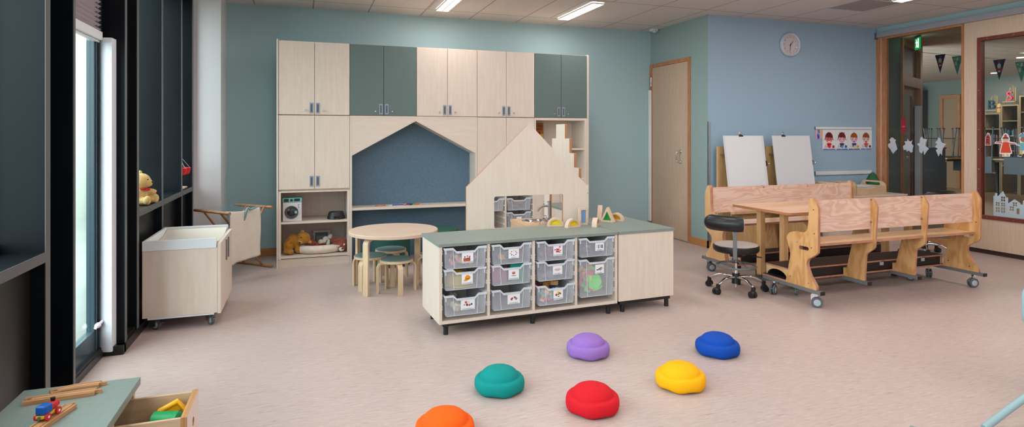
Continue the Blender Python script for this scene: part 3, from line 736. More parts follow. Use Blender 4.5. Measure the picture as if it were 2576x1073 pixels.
# plush toys in the bed
ROSE = fur('rose_fur', (168,92,76), (134,66,56)); WHF = fur('white_fur', (226,220,212), (196,186,178)); BRF = fur('brown_fur', (126,74,38), (92,50,26)); RED = fur('rust_fur', (160,84,62), (120,56,42))
t = thing('plush_rabbit', 'dusky pink plush animal lying curled in the pet bed beside the golden cub', 'plush toy', (.085, 6.46, .150))
plush_mesh([((-.055,-.02,.02),(.034,.034,.03)), ((0,.02,.04),(.05,.045,.04)), ((.045,0,.028),(.045,.03,.026)), ((-.02,.03,.075),(.035,.03,.03))], 'body', ROSE, t)
part(MB().ball((-.068,-.045,.028), .005), 'eye', BLKEYE, t)
t = thing('plush_puppy', 'white and brown plush puppy lying in the middle of the pet bed', 'plush toy', (.205, 6.47, .150))
plush_mesh([((0,0,.03),(.05,.045,.035)), ((-.03,-.02,.03),(.028,.03,.036)), ((.03,-.01,.07),(.04,.04,.03))], 'body', BRF, t)
part(MB().ball((.012,-.02,.085), (.034,.03,.03)).ball((-.035,-.028,.062), (.03,.02,.026)).ball((.035,-.042,.045), (.018,.014,.045), rot=(0,.2,0)).ball((-.01,-.038,.066), (.03,.014,.02)), 'white_coat', WHF, t)
part(MB().ball((.052,-.01,.105), (.024,.02,.034), rot=(0,.5,0)), 'ear', WHF, t)
t = thing('plush_dog', 'rust red plush dog with white muzzle at the right end of the pet bed', 'plush toy', (.345, 6.35, .1165))
plush_mesh([((-.03,.09,.10),(.055,.05,.04)), ((0,.05,.08),(.05,.05,.05)), ((.03,.0,.06),(.045,.04,.05)), ((-.055,.0,.055),(.028,.018,.044),(0,.5,0)), ((.05,.01,.105),(.026,.02,.034)), ((.025,-.02,.035),(.04,.03,.032))], 'body', RED, t)
part(MB().ball((.02,-.040,.030), (.026,.018,.022)).ball((-.005,-.025,.062), (.014,.010,.010)), 'white_muzzle', WHF, t)
part(MB().ball((.030,-.058,.040), (.011,.008,.008)), 'nose', BLKEYE, t)
part(MB().ball((.048,-.034,.075), (.009,.006,.012)), 'eye_patch', WHF, t)
# desk shelf: paper, pens, crayons
zz = .5665
solo(MB().box(-.10, .10, -.06, .06, 0, .001), 'drawing_paper', PAPER, 'sheet of white paper lying on the niche desk shelf', 'paper', (.96, 6.38, zz), -.06, smooth=0)
t = thing('felt_pen', 'blue felt pen lying on the white paper', 'pen', (.945, 6.365, zz+.0062), .05)
part(MB().cyl((-.055,0,0), (.035,0,0), .005, n=12), 'barrel', flatc('pen_blue', (30,56,150), .35), t); part(MB().cyl((.035,0,0), (.065,0,0), .0052, n=12), 'cap', flatc('pen_cap', (24,40,110), .35), t)
crs = [((.735,6.38),.4,(214,96,80),'coral'), ((.765,6.36),-.5,(220,120,90),'salmon'), ((.80,6.385),.2,(206,70,60),'red')]
for (p, rz, c, nm) in crs:
    solo(MB().cyl((-.028,0,0), (.022,0,0), .0045, n=10).cyl((.022,0,0), (.032,0,0), .0045, .0015, n=10), 'crayon', flatc('crayon_'+nm, c), nm+' crayon lying left of the paper on the desk shelf', 'crayon', (p[0], p[1], zz+.0046), rz, 'crayons left of the paper')
crs = [((1.055,6.37),.5,(60,130,120),'teal'), ((1.075,6.355),-.3,(52,86,150),'blue'), ((1.095,6.38),.9,(70,70,74),'black'), ((1.12,6.36),.2,(84,140,70),'green'), ((1.15,6.375),-.7,(220,170,60),'yellow'), ((1.165,6.35),.3,(212,120,70),'orange'), ((1.04,6.345),.1,(180,60,70),'crimson')]
for i, (p, rz, c, nm) in enumerate(crs):
    solo(MB().cyl((-.032,0,0), (.024,0,0), .005, n=10).cyl((.024,0,0), (.036,0,0), .005, .0015, n=10), 'crayon', flatc('crayon_'+nm, c), nm+' crayon in the heap right of the paper on the desk shelf', 'crayon', (p[0], p[1], zz+.0052+.0102*(i % 2)), rz, 'crayons right of the paper')
# book on the bookcase shelf
t = thing('picture_book', 'orange and yellow picture book standing on the upper bookcase shelf', 'book', (2.612, 6.55, 1.1662))
T = Matrix.Rotation(R(-6), 4, 'X')
part(MB().box(-.105, .105, -.004, .006, 0, .30, T=T), 'cover', flatc('book_orange', (176,112,52)), t, smooth=0)
m = MB(); m.box(-.06, .10, -.0052, -.004, .02, .17, T=T, m=0); m.plate(circle(.0,.16,.045), -.006, -.0052, 'xz', T=T, m=1); m.plate(circle(.05,.18,.018), -.006, -.0052, 'xz', T=T, m=1); m.plate(circle(0,.165,.02), -.0066, -.006, 'xz', T=T, m=2)
m.plate([(.0,.02),(.10,.02),(.10,.05),(.06,.075)], -.006, -.0052, 'xz', T=T, m=3)
part(m, 'cover_art', [flatc('book_yellow', (206,180,74)), flatc('book_red', (176,44,30)), flatc('book_pink', (226,176,150)), flatc('book_dark', (40,34,52))], t, smooth=0)
part(MB().mesh(text_mesh('Waar blijft\nde herfst', .036), T=T @ Matrix.Translation((.02,-.0055,.245)) @ XZ), 'title_lettering', flatc('book_ink', (34,22,16)), t, smooth=0)
t = thing('peg_doll', 'tiny red ball-headed peg doll on the bookcase shelf right of the stepped gable', 'toy', (2.915, 6.45, 1.1655))
part(MB().lathe([(0,.0),(.02,.0),(.018,.03),(.008,.09),(.0,.092)], n=16), 'body', WHITE, t); part(MB().ball((0,0,.108), .021), 'head', flatc('peg_red', (196,26,34), .35), t)
solo(MB().lathe([(0,.002),(.03,.004),(.045,.022),(.048,.022),(.034,0),(0,0)], n=24), 'toy_dish', WHITE, 'small white toy dish on the bookcase shelf beside the red peg doll', 'dish', (2.985, 6.44, 1.1655))
# ---- low sage-topped cabinet in the corner beyond the play kitchen
t = thing('low_cabinet', 'low birch cabinet with a sage top, seen through the opening of the stepped gable', 'cabinet', (2.74, 6.0, 0))
part(MB().box(-.15, .16, -.24, .25, 0, .52), 'carcass', BIRCH, t, smooth=0, bevel=.001); part(MB().box(-.155, .165, -.245, .25, .52, .54), 'worktop', SAGET, t, smooth=0)
# ================================================================== LOW STORAGE UNIT WITH TRAYS
UX, UY, UR = .83, 3.775, .045
def U(x, y, z=0): return (UX + x*math.cos(UR) - y*math.sin(UR), UY + x*math.sin(UR) + y*math.cos(UR), z)
LU, DU = 1.345, .465; PT = .02; PITCH = (LU-PT)/4
def leg_mb(x, y, z1):
    return MB().cyl((x,y,0), (x,y,z1*.62), .0165, n=18).cyl((x,y,z1*.62), (x,y,z1*.70), .0165, .021, n=18).cyl((x,y,z1*.70), (x,y,z1), .021, n=18)
t = thing('tray_cupboard', 'low birch cupboard with a sage top and four columns of clear trays', 'cupboard', (UX,UY,0), UR)
m = MB(); m.box(0, PT, 0, DU, .078, .583).box(LU-PT, LU, 0, DU, .078, .583).box(PT, LU-PT, 0, DU, .078, .100).box(PT, LU-PT, DU-.01, DU, .100, .583)
part(m, 'case', BIRCH, t, smooth=0, bevel=.001)
for k in (1,2,3): part(MB().box(k*PITCH, k*PITCH+PT, .001, DU-.011, .100, .583), 'divider', BIRCH, t, smooth=0, bevel=.001)
m = MB(); m.m = 0; m.box(-.006, LU+.003, -.008, .476, .583, .603); part(m, 'worktop', SAGET, t, smooth=0, bevel=.0015)
part(MB().box(.03, LU-.02, .02, .05, .058, .077), 'base_bar', BLKPL, t, smooth=0)
for (x, y) in ((.055,.04), (.68,.04), (1.29,.04), (.06,.40), (.68,.40), (1.29,.40)): part(leg_mb(x, y, .077), 'foot', BLKPL, t)
RZ = (.553, .478, .405, .335, .262, .190)
for k in range(4):
    for z in RZ:
        for xx, s in ((k*PITCH+PT, 1), ((k+1)*PITCH, -1)):
            m = MB()
            a, b = sorted((xx, xx+s*.0075)); m.box(a, b, .012, .43, z-.0025, z+.0025); m.box(a, b, .012, .43, z-.020, z-.015)
            a, b = sorted((xx, xx+s*.004)); m.box(a, b, .010, .04, z-.022, z+.006)
            part(m, 'tray_runner', WHITE, t, smooth=0)
t = thing('corner_cupboard', 'plain birch cupboard with a sage top joined at the right end of the tray cupboard', 'cupboard', U(LU+.012, 0), UR)
part(MB().box(0, .487, 0, .72, .088, .583), 'case', BIRCH, t, smooth=0, bevel=.001)
part(MB().box(-.003, .492, -.008, .73, .583, .603), 'worktop', SAGET, t, smooth=0, bevel=.0015)
part(MB().box(.02, .47, .02, .05, .060, .087), 'base_bar', BLKPL, t, smooth=0)
for (x, y) in ((.055,.04), (.45,.04), (.055,.66), (.45,.66)): part(leg_mb(x, y, .087), 'foot', BLKPL, t)

def tray(loc, rz, h, label, text=None, art=None, card=(.06,.058), w=.292, d=.40, cx=0, cz=None, group='clear trays in the low cupboard'):
    t = thing('storage_tray', label, 'tray', loc, rz, group)
    wb = w*.46; wt = w*.497; q = .0022
    def rim(off):
        return [(-wt,h+off), (-.086,h+off), (-.062,h-.024+off), (.062,h-.024+off), (.086,h+off), (wt,h+off)]
    m = MB()
    top = rim(-.014)
    m.plate([(wb-.006,0),(wb,.006),(wt-.004,h-.014)] + list(reversed(top[1:-1])) + [(-wt+.004,h-.014),(-wb,.006),(-wb+.006,0)], 0, q, 'xz')
    m.plate([(-wb+.006,0),(wb-.006,0),(wt-.004,h-.012),(-wt+.004,h-.012)], d-q, d, 'xz')
    for s in (-1, 1):
        m.add([(s*wb,q,.003),(s*wb,d-q,.003),(s*(wt-.004),d-q,h-.012),(s*(wt-.004),q,h-.012),(s*(wb-q),q,.003),(s*(wb-q),d-q,.003),(s*(wt-.004-q),d-q,h-.012),(s*(wt-.004-q),q,h-.012)],
              [(0,1,2,3),(7,6,5,4),(0,3,7,4),(1,5,6,2),(3,2,6,7),(0,4,5,1)])
    m.box(-wb+.004, wb-.004, q, d-q, 0, q)
    part(m, 'tray_body', TRAYM, t, smooth=0)
    m = MB()
    a = rim(0); b = rim(-.014)
    m.plate([b[0]] + b[1:] + list(reversed(a)), -.008, -.0005, 'xz')
    for s in (-1, 1):
        x0, x1 = sorted((s*wt, s*(wt-.010))); m.box(x0, x1, 0, d, h-.012, h-.008); x0, x1 = sorted((s*wt, s*(wt-.003))); m.box(x0, x1, 0, d, h-.012, h)
    m.box(-wt, wt, d, d+.008, h-.012, h)
    part(m, 'rim', TRAYR, t, smooth=0)
    m = MB()
    for s in (-1, 1):
        m.add([(s*.084,-.003,h-.016),(s*.0875,-.003,h-.016),(s*.0795,-.003,.002),(s*.076,-.003,.002),(s*.084,.0,h-.016),(s*.0875,.0,h-.016),(s*.0795,.0,.002),(s*.076,.0,.002)], [(0,1,2,3),(7,6,5,4),(0,4,5,1),(1,5,6,2),(2,6,7,3),(3,7,4,0)])
        m.box(s*(wt-.011)-.004, s*(wt-.011)+.004, -.003, 0, h-.040, h-.014)
    m.box(-wb+.006, wb-.006, -.0015, 0, .0, .003)
    part(m, 'moulded_ribs', TRAYR, t, smooth=0)
    if text:
        cz = h*.42 if cz is None else cz
        cw, ch = card[0]*1.2, card[1]*1.15
        m = MB(); m.box(cx-cw/2, cx+cw/2, -.0052, -.0042, cz-ch/2, cz+ch/2)
        mats = [PAPER]
        if art:
            for (shape, c) in art:
                mats.append(flatc('art_%d_%d_%d' % c, c)); m.m = len(mats)-1
                m.plate([(cx+p[0]*1.2, cz+p[1]*1.2) for p in shape], -.0056, -.0052, 'xz')
        lc = part(m, 'label_card', mats, t, smooth=0)
        o = finish(MB().mesh(text_mesh(text, .010), T=Matrix.Translation((cx, -.0055, cz-ch/2+.007)) @ XZ), 'lettering', INK, smooth=0); o.parent = lc
    return t
def blob(x, y, r, k=7, ry=None, seed=0):
    rd = random.Random(seed); ry = ry or r
    return [(x + r*rd.uniform(.75,1.1)*math.cos(2*PI*i/k), y + ry*rd.uniform(.75,1.1)*math.sin(2*PI*i/k)) for i in range(k)]
C = {'r':(198,52,58),'b':(62,92,176),'g':(70,150,80),'y':(236,186,60),'o':(236,150,40),'br':(120,66,50),'bl':(40,40,52),'pk':(220,110,150),'sk':(226,180,150),'gy':(130,134,142),'rb':(176,84,60),'lp':(230,190,184)}
def col_x(k): return k*PITCH + PT + (PITCH-PT)/2
ROW = (.437, .297, .130); TH = .138
art_people = [(rrect(-.024,.016,-.020,-.002,.002), C['rb']), (blob(-.016,.004,.005,seed=1), C['br']), (blob(-.001,.008,.005,seed=2), C['rb']), (blob(.012,.005,.005,seed=3), C['r']), (blob(.0,-.004,.006,seed=4), C['gy']), (blob(.010,-.001,.004,seed=5), C['b'])]
art_helmet = [(blob(.002,.006,.017,12,.014,seed=6), C['o']), ([(-.022,-.012),(-.006,-.014),(.012,-.004),(.014,.004),(-.014,.0)], C['o']), (blob(.004,.014,.005,8,.003,seed=7), (248,196,110))]
art_farm = [(blob(-.010,.012,.008,seed=8), C['rb']), (blob(-.004,-.002,.008,seed=9), C['br']), (blob(.006,.012,.006,seed=10), C['lp']), (blob(.010,-.004,.007,seed=11), C['rb']), (blob(.022,.0,.006,seed=12), C['bl']), (blob(-.020,-.001,.005,seed=13), C['gy'])]
art_cars = [(blob(.018*math.cos(a*PI/4), .003+.013*math.sin(a*PI/4), .0048, 5, .0034, seed=a), C[c]) for a, c in enumerate(('b','r','y','br','gy','bl','r','bl'))]
art_tools = [(rrect(-.012,.010,.004,.016,.002), C['sk']), (rrect(-.009,.008,.001,.010,.001), C['rb']), (blob(.0,-.008,.016,9,.003,seed=15), C['gy'])]
art_wild = [(blob(-.014,-.002,.008,seed=16), C['rb']), (blob(-.009,.003,.006,seed=17), C['br']), (blob(.0,.010,.005,seed=18), C['lp']), (blob(.007,.006,.007,seed=19), C['br']), (blob(.015,-.001,.008,seed=20), C['gy'])]
art_dress = [(rrect(-.012,.009,-.012,.010,.002), C['r']), (rrect(-.011,.008,-.002,.001,.0005), PAPER and (240,226,220)), (blob(.012,.019,.007,10,.009,seed=21), C['pk']), (blob(-.019,.004,.004,seed=22), C['bl']), (blob(.016,-.002,.005,seed=23), C['rb']), (blob(.012,-.012,.003,6,.005,seed=24), C['bl'])]
art_faint = [(blob(.0,.004,.022,14,.009,seed=25), C['lp']), (blob(.0,.004,.017,14,.006,seed=26), (236,228,230))]
art_blocks = [(blob(-.012,-.002,.008,seed=27), C['r']), (blob(.0,.010,.009,seed=28), C['y']), (blob(.010,.006,.007,seed=29), C['rb']), (blob(.002,.0,.006,seed=30), C['g']), (blob(.016,.002,.004,seed=31), C['bl']), (blob(.003,-.012,.008,7,.003,seed=32), C['b'])]
art_bottles = [(rrect(-.018,-.015,-.008,.012,.001), C['gy']), (rrect(-.008,-.003,-.010,.014,.001), C['bl']), (rrect(.006,.010,-.008,.012,.001), C['b']), (rrect(.014,.021,-.009,.012,.001), C['bl'])]
art_track = [([(-.018,-.004),(.014,.012),(.016,.008),(-.012,-.008)], C['bl']), (blob(-.018,-.004,.004,seed=33), C['b']), (blob(.018,.004,.005,seed=34), C['o']), ([(-.002,-.002),(.016,.004),(.014,-.006),(.002,-.010)], C['gy'])]
LBL = [
 [('clear tray with a picture of little figures, top of the first column', 'de kleine poppetjes', art_people, (.066,.062)),
  ('clear tray with an orange helmet picture and yellow hats inside, middle of the first column', 'de bouwhelmen', art_helmet, (.064,.062)),
  ('clear tray with a farm animal picture, bottom of the first column', 'de boerderijdieren', art_farm, (.080,.060))],
 [('clear tray with a picture of a ring of toy cars, top of the second column', "de auto's", art_cars, (.064,.056)),
  ('clear tray with teal and pink shapes inside, middle of the second column', 'het gereedschap', art_tools, (.064,.062)),
  ('nearly empty clear tray with a wild animal picture, bottom of the second column', 'de wilde dieren', art_wild, (.076,.060))],
 [('clear tray with a red clothes picture, top of the third column', 'de poppenkleding', art_dress, (.060,.068)),
  ('clear tray with a faint pink line picture, middle of the third column', 'de schelpen', art_faint, (.062,.052)),
  ('clear tray full of coloured wooden blocks, bottom of the third column', 'de houten blokken', art_blocks, (.062,.062))],
 [('clear tray with a picture of four small bottles, top of the fourth column', 'de stiften', art_bottles, (.060,.050)),
  ('tall clear tray of red, green and yellow shapes, fourth column', 'de treinen', art_track, (.060,.056)), None]]
for k in range(4):
    for j in range(3):
        if LBL[k][j] is None: continue
        lb, tx, ar, cd = LBL[k][j]
        h = TH; z = ROW[j]; yy = (-.012, -.006, -.016)[j] if k in (0, 2) else -.004
        if k == 3 and j == 1: h = .272; z = .150
        tray(U(col_x(k), yy, z), UR, h, lb, tx, ar, cd, cx=.012 if k < 3 else .02, cz=(.5*h if not (k == 3 and j == 1) else .195))
def inn(k, j, x, y, z): return U(col_x(k)+x, y, ROW[j]+.003+z)
def jumble(k, j, cols, n, sz, zmax, label, name, seed, shape='box', wx=.115, y0=.03, y1=.36, zb=0):
    rd = random.Random(seed); m = MB(); mats = [flatc('toy_%d_%d_%d' % c, tuple(min(255, int(x*1.12+18)) for x in c), .45) for c in cols]
    for i in range(n):
        m.m = rd.randrange(len(mats)); s = sz*rd.uniform(.7,1.25)
        x = rd.uniform(-wx+s, wx-s); y = rd.uniform(y0, y1) if i > n*.45 else rd.uniform(y0, y0+.05); z = rd.uniform(s*.5, max(s*.55, zmax-s*.5))
        T = Matrix.Translation((x, y, z)) @ Euler((rd.uniform(-.4,.4), rd.uniform(-.4,.4), rd.uniform(0,PI))).to_matrix().to_4x4()
        if shape == 'ball': m.ball((0,0,0), (s*.5, s*.38, s*.5), 10, T=T)
        elif shape == 'flat': m.plate(round_poly(blob(0,0,s*.46,(4,5,6)[i % 3],seed=i), .006), -.004, .004, 'xz', T=Matrix.Translation((x, y, z)) @ Euler((rd.uniform(-.2,.2), rd.uniform(-.8,.8), rd.uniform(-.2,.2))).to_matrix().to_4x4())
        else: m.box(-s*.5, s*.5, -s*.32, s*.32, -s*.32, s*.32, T=T)
    return stuff(m, name, mats, label, 'toys', U(col_x(k), 0, ROW[j]+.004+zb), UR, smooth=40)
jumble(0, 0, [(150,90,120),(206,150,70),(200,90,140),(70,70,90),(150,120,100)], 40, .034, .075, 'jumble of little figures in the tray with the figure picture', 'toy_figures', 1, 'ball')
jumble(0, 2, [(214,190,160),(180,150,120),(90,88,90),(206,196,190)], 24, .04, .06, 'jumble of pale toy animals in the bottom left tray', 'toy_animals', 2, 'ball')
jumble(1, 0, [(50,60,100),(70,70,76),(190,130,60),(120,60,60),(46,56,76)], 42, .042, .08, 'jumble of dark toy cars in the tray with the car ring picture', 'toy_cars', 3)
jumble(2, 0, [(150,70,110),(180,80,120),(110,50,70),(120,90,130)], 40, .05, .09, 'jumble of red and purple doll clothes in the top tray of the third column', 'doll_clothes', 5, 'ball')
jumble(2, 1, [(110,112,130),(120,100,120),(96,100,112)], 18, .05, .04, 'low heap of grey shells in the middle tray of the third column', 'toy_shells', 6, 'ball')
jumble(2, 2, [(58,100,170),(210,60,80),(70,140,100),(216,176,120),(206,150,140),(110,170,190),(220,190,90)], 70, .042, .10, 'jumble of coloured blocks in the bottom tray of the third column', 'toy_blocks', 7)
jumble(3, 0, [(60,60,110),(100,50,90),(190,150,100),(60,64,80)], 30, .04, .07, 'jumble of dark small toys in the top tray of the fourth column', 'small_toys', 8)
jumble(3, 1, [(236,80,60),(70,200,60),(80,210,70),(250,180,40),(220,60,120),(60,150,80)], 64, .088, .19, 'jumble of bright plastic plates in the tall tray', 'plastic_plates', 9, 'flat', .125, .02, .30, -.145)
# yellow hats, sheets of tool toys
YEL = flatc('helmet_yellow', (226,190,40), .4)
def hat(loc, rz, label):
    t = thing('toy_helmet', label, 'helmet', loc, rz, 'yellow helmets in the middle left tray')
    part(MB().lathe([(.0,.095),(.04,.088),(.075,.062),(.088,.02),(.090,.008)], n=28), 'shell', YEL, t); part(MB().plate(circle(0,-.02,.100,28,.115), .002, .008, 'xy'), 'brim', YEL, t)
hat(U(col_x(0)-.018, .145, ROW[1]+.004), UR+.3, 'yellow toy helmet inside the clear tray with the helmet picture')
solo(MB().box(-.055,.055,-.004,.004,0,.10), 'toy_sheet', flatc('toy_plum', (170,90,120)), 'plum pink toy panel standing in the left of the middle tray, second column', 'toy', U(col_x(1)-.07, .06, ROW[1]+.005), UR, smooth=0, bevel=.002)
solo(MB().box(-.055,.055,-.004,.004,0,.118), 'toy_sheet', flatc('toy_teal2', (30,150,130)), 'teal toy panel standing in the right of the middle tray, second column', 'toy', U(col_x(1)+.065, .05, ROW[1]+.005), UR, smooth=0, bevel=.002)
for (x, y, r, c, n) in ((-.03,.07,.5,(150,100,60),'dark brown'), (.02,.065,-.6,(186,132,84),'brown'), (.0,.12,.2,(150,96,60),'reddish brown')):
    solo(MB().box(-.03,.03,-.018,.018,0,.03), 'wooden_block', flatc('block_'+n, c), n+' wooden block on top of the block tray, third column', 'block', U(col_x(2)+x, y, ROW[2]+.116), UR+r, 'brown blocks on top of the block tray', smooth=0, bevel=.002)

# trays in the wall cabinet behind the play kitchen
for (x, z, h, lb) in ((1.9705, .472, .138, 'clear tray half hidden by the left edge of the playhouse hatch'), (2.296, .472, .138, 'clear tray with ochre cloth inside, upper one seen through the playhouse hatch'), (2.296, .180, .272, 'tall clear tray with blue contents, lower one seen through the playhouse hatch')):
    tray((x, CF+.004, z), 0, h, lb, ('de doeken' if h > .2 else None), [], (.05,.03), cz=.20, group='clear trays behind the playhouse hatch')
def heap(loc, cols, sz, zs, seed, name, label):
    rd = random.Random(seed); m = MB()
    mats = [flatc('toy_%d_%d_%d' % c, c, .8) for c in cols]
    for i in range(9):
        m.m = rd.randrange(len(mats)); m.ball((rd.uniform(-.05,.05), .08+rd.uniform(0,.2), .02+zs*i/9), (.07,.06,.014), 12, rot=(rd.uniform(-.2,.2), rd.uniform(-.25,.25), 0))
    stuff(m, name, mats, label, 'cloths', loc, 0, smooth=180)
heap((2.296, CF+.004, .480), [(200,140,60),(186,120,50),(90,96,104)], .1, .06, 2, 'folded_cloths', 'ochre folded cloths in the upper tray behind the playhouse hatch')
heap((2.296, CF+.004, .188), [(56,84,110),(70,110,130)], .1, .15, 3, 'folded_cloths', 'blue folded cloths in the tall tray behind the playhouse hatch')
heap((1.969, CF+.004, .480), [(220,70,90),(200,190,180)], .1, .04, 4, 'folded_cloths', 'red and white cloths in the half hidden tray behind the hatch')

# ================================================================== WINDOW BLOCKS ON THE SAGE TOP
BLW = wood('block_wood', (218,190,168), (204,172,148), scale=9, stretch=(4,4,4), rough=.5)
def wblock(shape, label, u, rz, pane, c, s=1.0):
    x, y = u
    t = thing('window_block', label, 'block', (x, y, .6035), rz, 'wooden window blocks on the sage top')
    D = .038
    if shape == 'arch':
        o = [(-.064*s,0),(.064*s,0)] + [(.064*s*math.cos(R(a)), .066*s*math.sin(R(a))) for a in range(6, 180, 6)]; h = [(-.046*s,.013),(.046*s,.013)] + [(.046*s*math.cos(R(a)), .013+.038*s*math.sin(R(a))) for a in range(8, 180, 8)]
    elif shape == 'rect':
        o = rrect(-.034,.034,0,.132,.003); h = rrect(-.020,.020,.015,.117,.003)
    elif shape == 'tri':
        o = round_poly([(-.062,0),(.062,0),(0,.124)], .008); h = round_poly([(-.038,.014),(.038,.014),(0,.088)], .004)
    elif shape == 'quarter':
        o = [(-.06,0),(.06,0)] + [(-.06+.12*math.cos(R(a)), .10*math.sin(R(a))) for a in range(6, 91, 6)]; h = [(-.045,.014),(.038,.014)] + [(-.045+.083*math.cos(R(a)), .014+.068*math.sin(R(a))) for a in range(10, 91, 8)]
    part(MB().plate(o, -D/2, D/2, 'xz', holes=[h]), 'block_frame', BLW, t, smooth=40)
    part(MB().plate(h, -.003, .003, 'xz'), 'tinted_pane', clear('pane_'+c[0], c[1], transp=.18, rough=.1, glossy=1), t, smooth=40)
wblock('arch', 'arched wooden block with yellow pane, left of the row beside the pan', (1.852, 4.235), -.22, 1, ('yellow', (250,220,0)))
wblock('arch', 'arched wooden block with yellow pane, second from left and turned towards the wall', (1.957, 4.145), .25, 1, ('yellow', (250,220,0)))
wblock('rect', 'upright rectangular wooden block with a pale blue pane', (2.090, 4.235), -.12, 1, ('blue', (120,166,214)))
wblock('arch', 'small arched wooden block seen end-on, right of the blue block', (2.152, 4.135), .90, 1, ('clear', (220,200,160)))
wblock('tri', 'tall triangular wooden block seen end-on, behind the green one', (2.358, 4.45), .92, 1, ('brown', (150,90,30)))
wblock('tri', 'triangular wooden block with a green pane', (2.352, 4.305), -.95, 1, ('green', (20,150,50)))
wblock('arch', 'arched wooden block with an orange pane, right end of the row', (2.452, 4.345), -.92, 1, ('orange', (226,160,20)))

# ================================================================== PLAYHOUSE AND PLAY KITCHEN
t = thing('playhouse', 'birch playhouse with a pointed gable, hatch and a stepped gable behind', 'playhouse', (1.145, 4.272, 0), UR)
PE = pm('playhouse_edge', (172,118,82), .5)
hat_ = rrect(.222, .806, .604, .846, .016)
m = MB(); m.plate(round_poly([(0,0),(.985,0),(.985,.607),(1.038,.607),(1.038,.912),(1.018,.912),(.512,1.405),(0,.924)], [0,0,0,0,0,0,.012,0]), 0, .018, 'xz', holes=[hat_], em=1)
part(m, 'gable_panel', [BIRCH, PE], t, smooth=0)
part(MB().cyl((1.030,-.003,.845), (1.030,.001,.845), .004, n=10), 'screw', STEEL, t)
c0 = 4.742
right = [(.365,0),(.365,1.045),(.276,1.045),(.276,1.163),(.186,1.163),(.186,1.286),(.093,1.286),(.093,1.410)]
prof = [(c0-a, z) for a, z in right] + [(c0+a, z) for a, z in reversed(right)]
prof = round_poly(prof, [0,.008,.004,.008,.004,.008,.004,.008,.008,.004,.008,.004,.008,.004,.008,0])
m = MB(); m.plate(prof, 2.122, 2.144, 'yz', holes=[rrect(4.46, 4.985, .56, .86, .02)], em=1, hm=1)
Ti = (at(1.145, 4.272, 0, UR)).inverted()
m.v = [Ti @ p for p in m.v]
part(m, 'stepped_gable', [BIRCH, PE], t, smooth=0)
t = thing('play_kitchen', 'beech play kitchen counter with a round steel sink behind the playhouse hatch', 'play kitchen', (1.975, 4.78, 0))
KW = wood('kitchen_beech', (220,182,148), (204,164,128), scale=6, stretch=(6,.8,6), rough=.45)
part(MB().box(-.170, .140, -.37, .37, 0, .518), 'body', KW, t, smooth=0, bevel=.001)
part(MB().plate([(-.175,-.375),(.145,-.375),(.145,.375),(-.175,.375)], .5185, .54, 'xy', holes=[circle(0,.22,.098,36)]), 'worktop', KW, t, smooth=0)
part(MB().lathe([(.0,.520),(.06,.521),(.085,.528),(.097,.541),(.112,.543),(.112,.5405),(.098,.5402)], (0,.22,0), 40), 'sink', CHROME, t)
tp = [(.122,.15,.54), (.135,.15,.70)]
m = MB(); m.cyl((.122,.15,.54), (.122,.15,.72), .013, n=18).cyl((.122,.15,.54), (.122,.15,.546), .02, n=18)
m.tube([(.122,.15,.675), (.085,.16,.675), (.06,.165,.672), (.035,.17,.655), (.015,.175,.632)], .0095, 12); m.tube([(.125,.15,.722), (.10,.15,.712)], .0035, 8)
part(m, 'tap', STEEL, t)
t = thing('toy_saucepan', 'shiny steel toy saucepan on the play kitchen counter', 'saucepan', (1.955, 4.70, .5405))
part(MB().lathe([(0,.001),(.046,.001),(.048,.004),(.048,.052),(.052,.055),(.050,.057),(.046,.054),(.045,.005),(0,.004)], n=36), 'pan', CHROME, t)
part(MB().lathe([(.0,.066),(.02,.064),(.050,.058)], n=36), 'lid', CHROME, t)
part(MB().tube([(-.018,0,.064),(-.012,0,.082),(.012,0,.082),(.018,0,.064)], .003, 8), 'lid_handle', STEEL, t)
part(MB().tube([(-.02,-.047,.04),(-.02,-.068,.042),(.02,-.068,.042),(.02,-.047,.04)], .0028, 8), 'side_handle', STEEL, t)

# ================================================================== ROLLING CHANGING CART
t = thing('changing_cart', 'birch changing cart on castors with a white rim and cream pad', 'cart', (-.79, 4.86, 0))
x0, x1, y0, y1 = -1.008, -.560, 4.50, 5.17
part(MB().box(x0, x1, y0, y1, .095, .540), 'body', BIRCH, t, world=True, smooth=0, bevel=.001)
part(MB().box(x0+.03, x1-.02, y0+.004, y1, .082, .094), 'base_plate', WHITE, t, world=True, smooth=0)
for (a, b) in ((y0+.001, 4.838), (4.842, y1)):
    d = part(MB().box(x1+.001, x1+.022, a, b, .088, .572), 'door', BIRCH, t, world=True, smooth=0, bevel=.0015)
    yh = 4.78 if a < 4.6 else 4.90
    o = finish(MB().box(x1+.022, x1+.032, yh-.006, yh+.006, .40, .55).shift((.79,-4.86,0)), 'bar_pull', GREYST, bevel=.002); o.parent = d
WR = pm('cart_rim_white', (226,230,234), .35)
part(MB().box(x0, x1-.005, y0-.002, y0+.018, .541, .606).box(x0, x1-.005, y0-.003, y0-.002, .541, .548), 'front_rim', WR, t, world=True, smooth=0, bevel=.0015)
part(MB().box(x0, x1-.005, y1-.018, y1, .541, .606), 'back_rim', WR, t, world=True, smooth=0, bevel=.0015)
part(MB().box(x0, x0+.018, y0+.019, y1-.019, .541, .606), 'side_rim', WR, t, world=True, smooth=0, bevel=.0015)
m = MB(); NX, NY = 10, 16; xs0, xs1, ys0, ys1 = x0+.022, x1-.012, y0+.022, y1-.022
g = []
for i in range(NX+1):
    for j in range(NY+1):
        x = xs0+(xs1-xs0)*i/NX; y = ys0+(ys1-ys0)*j/NY; e = abs(2*j/NY-1)
        g.append((x, y, .555 + .034*e**3.2))
vs = g + [(x, y, .5415) for (x, y, z) in g]; n1 = len(g); fs = []
idx = lambda i, j: i*(NY+1)+j
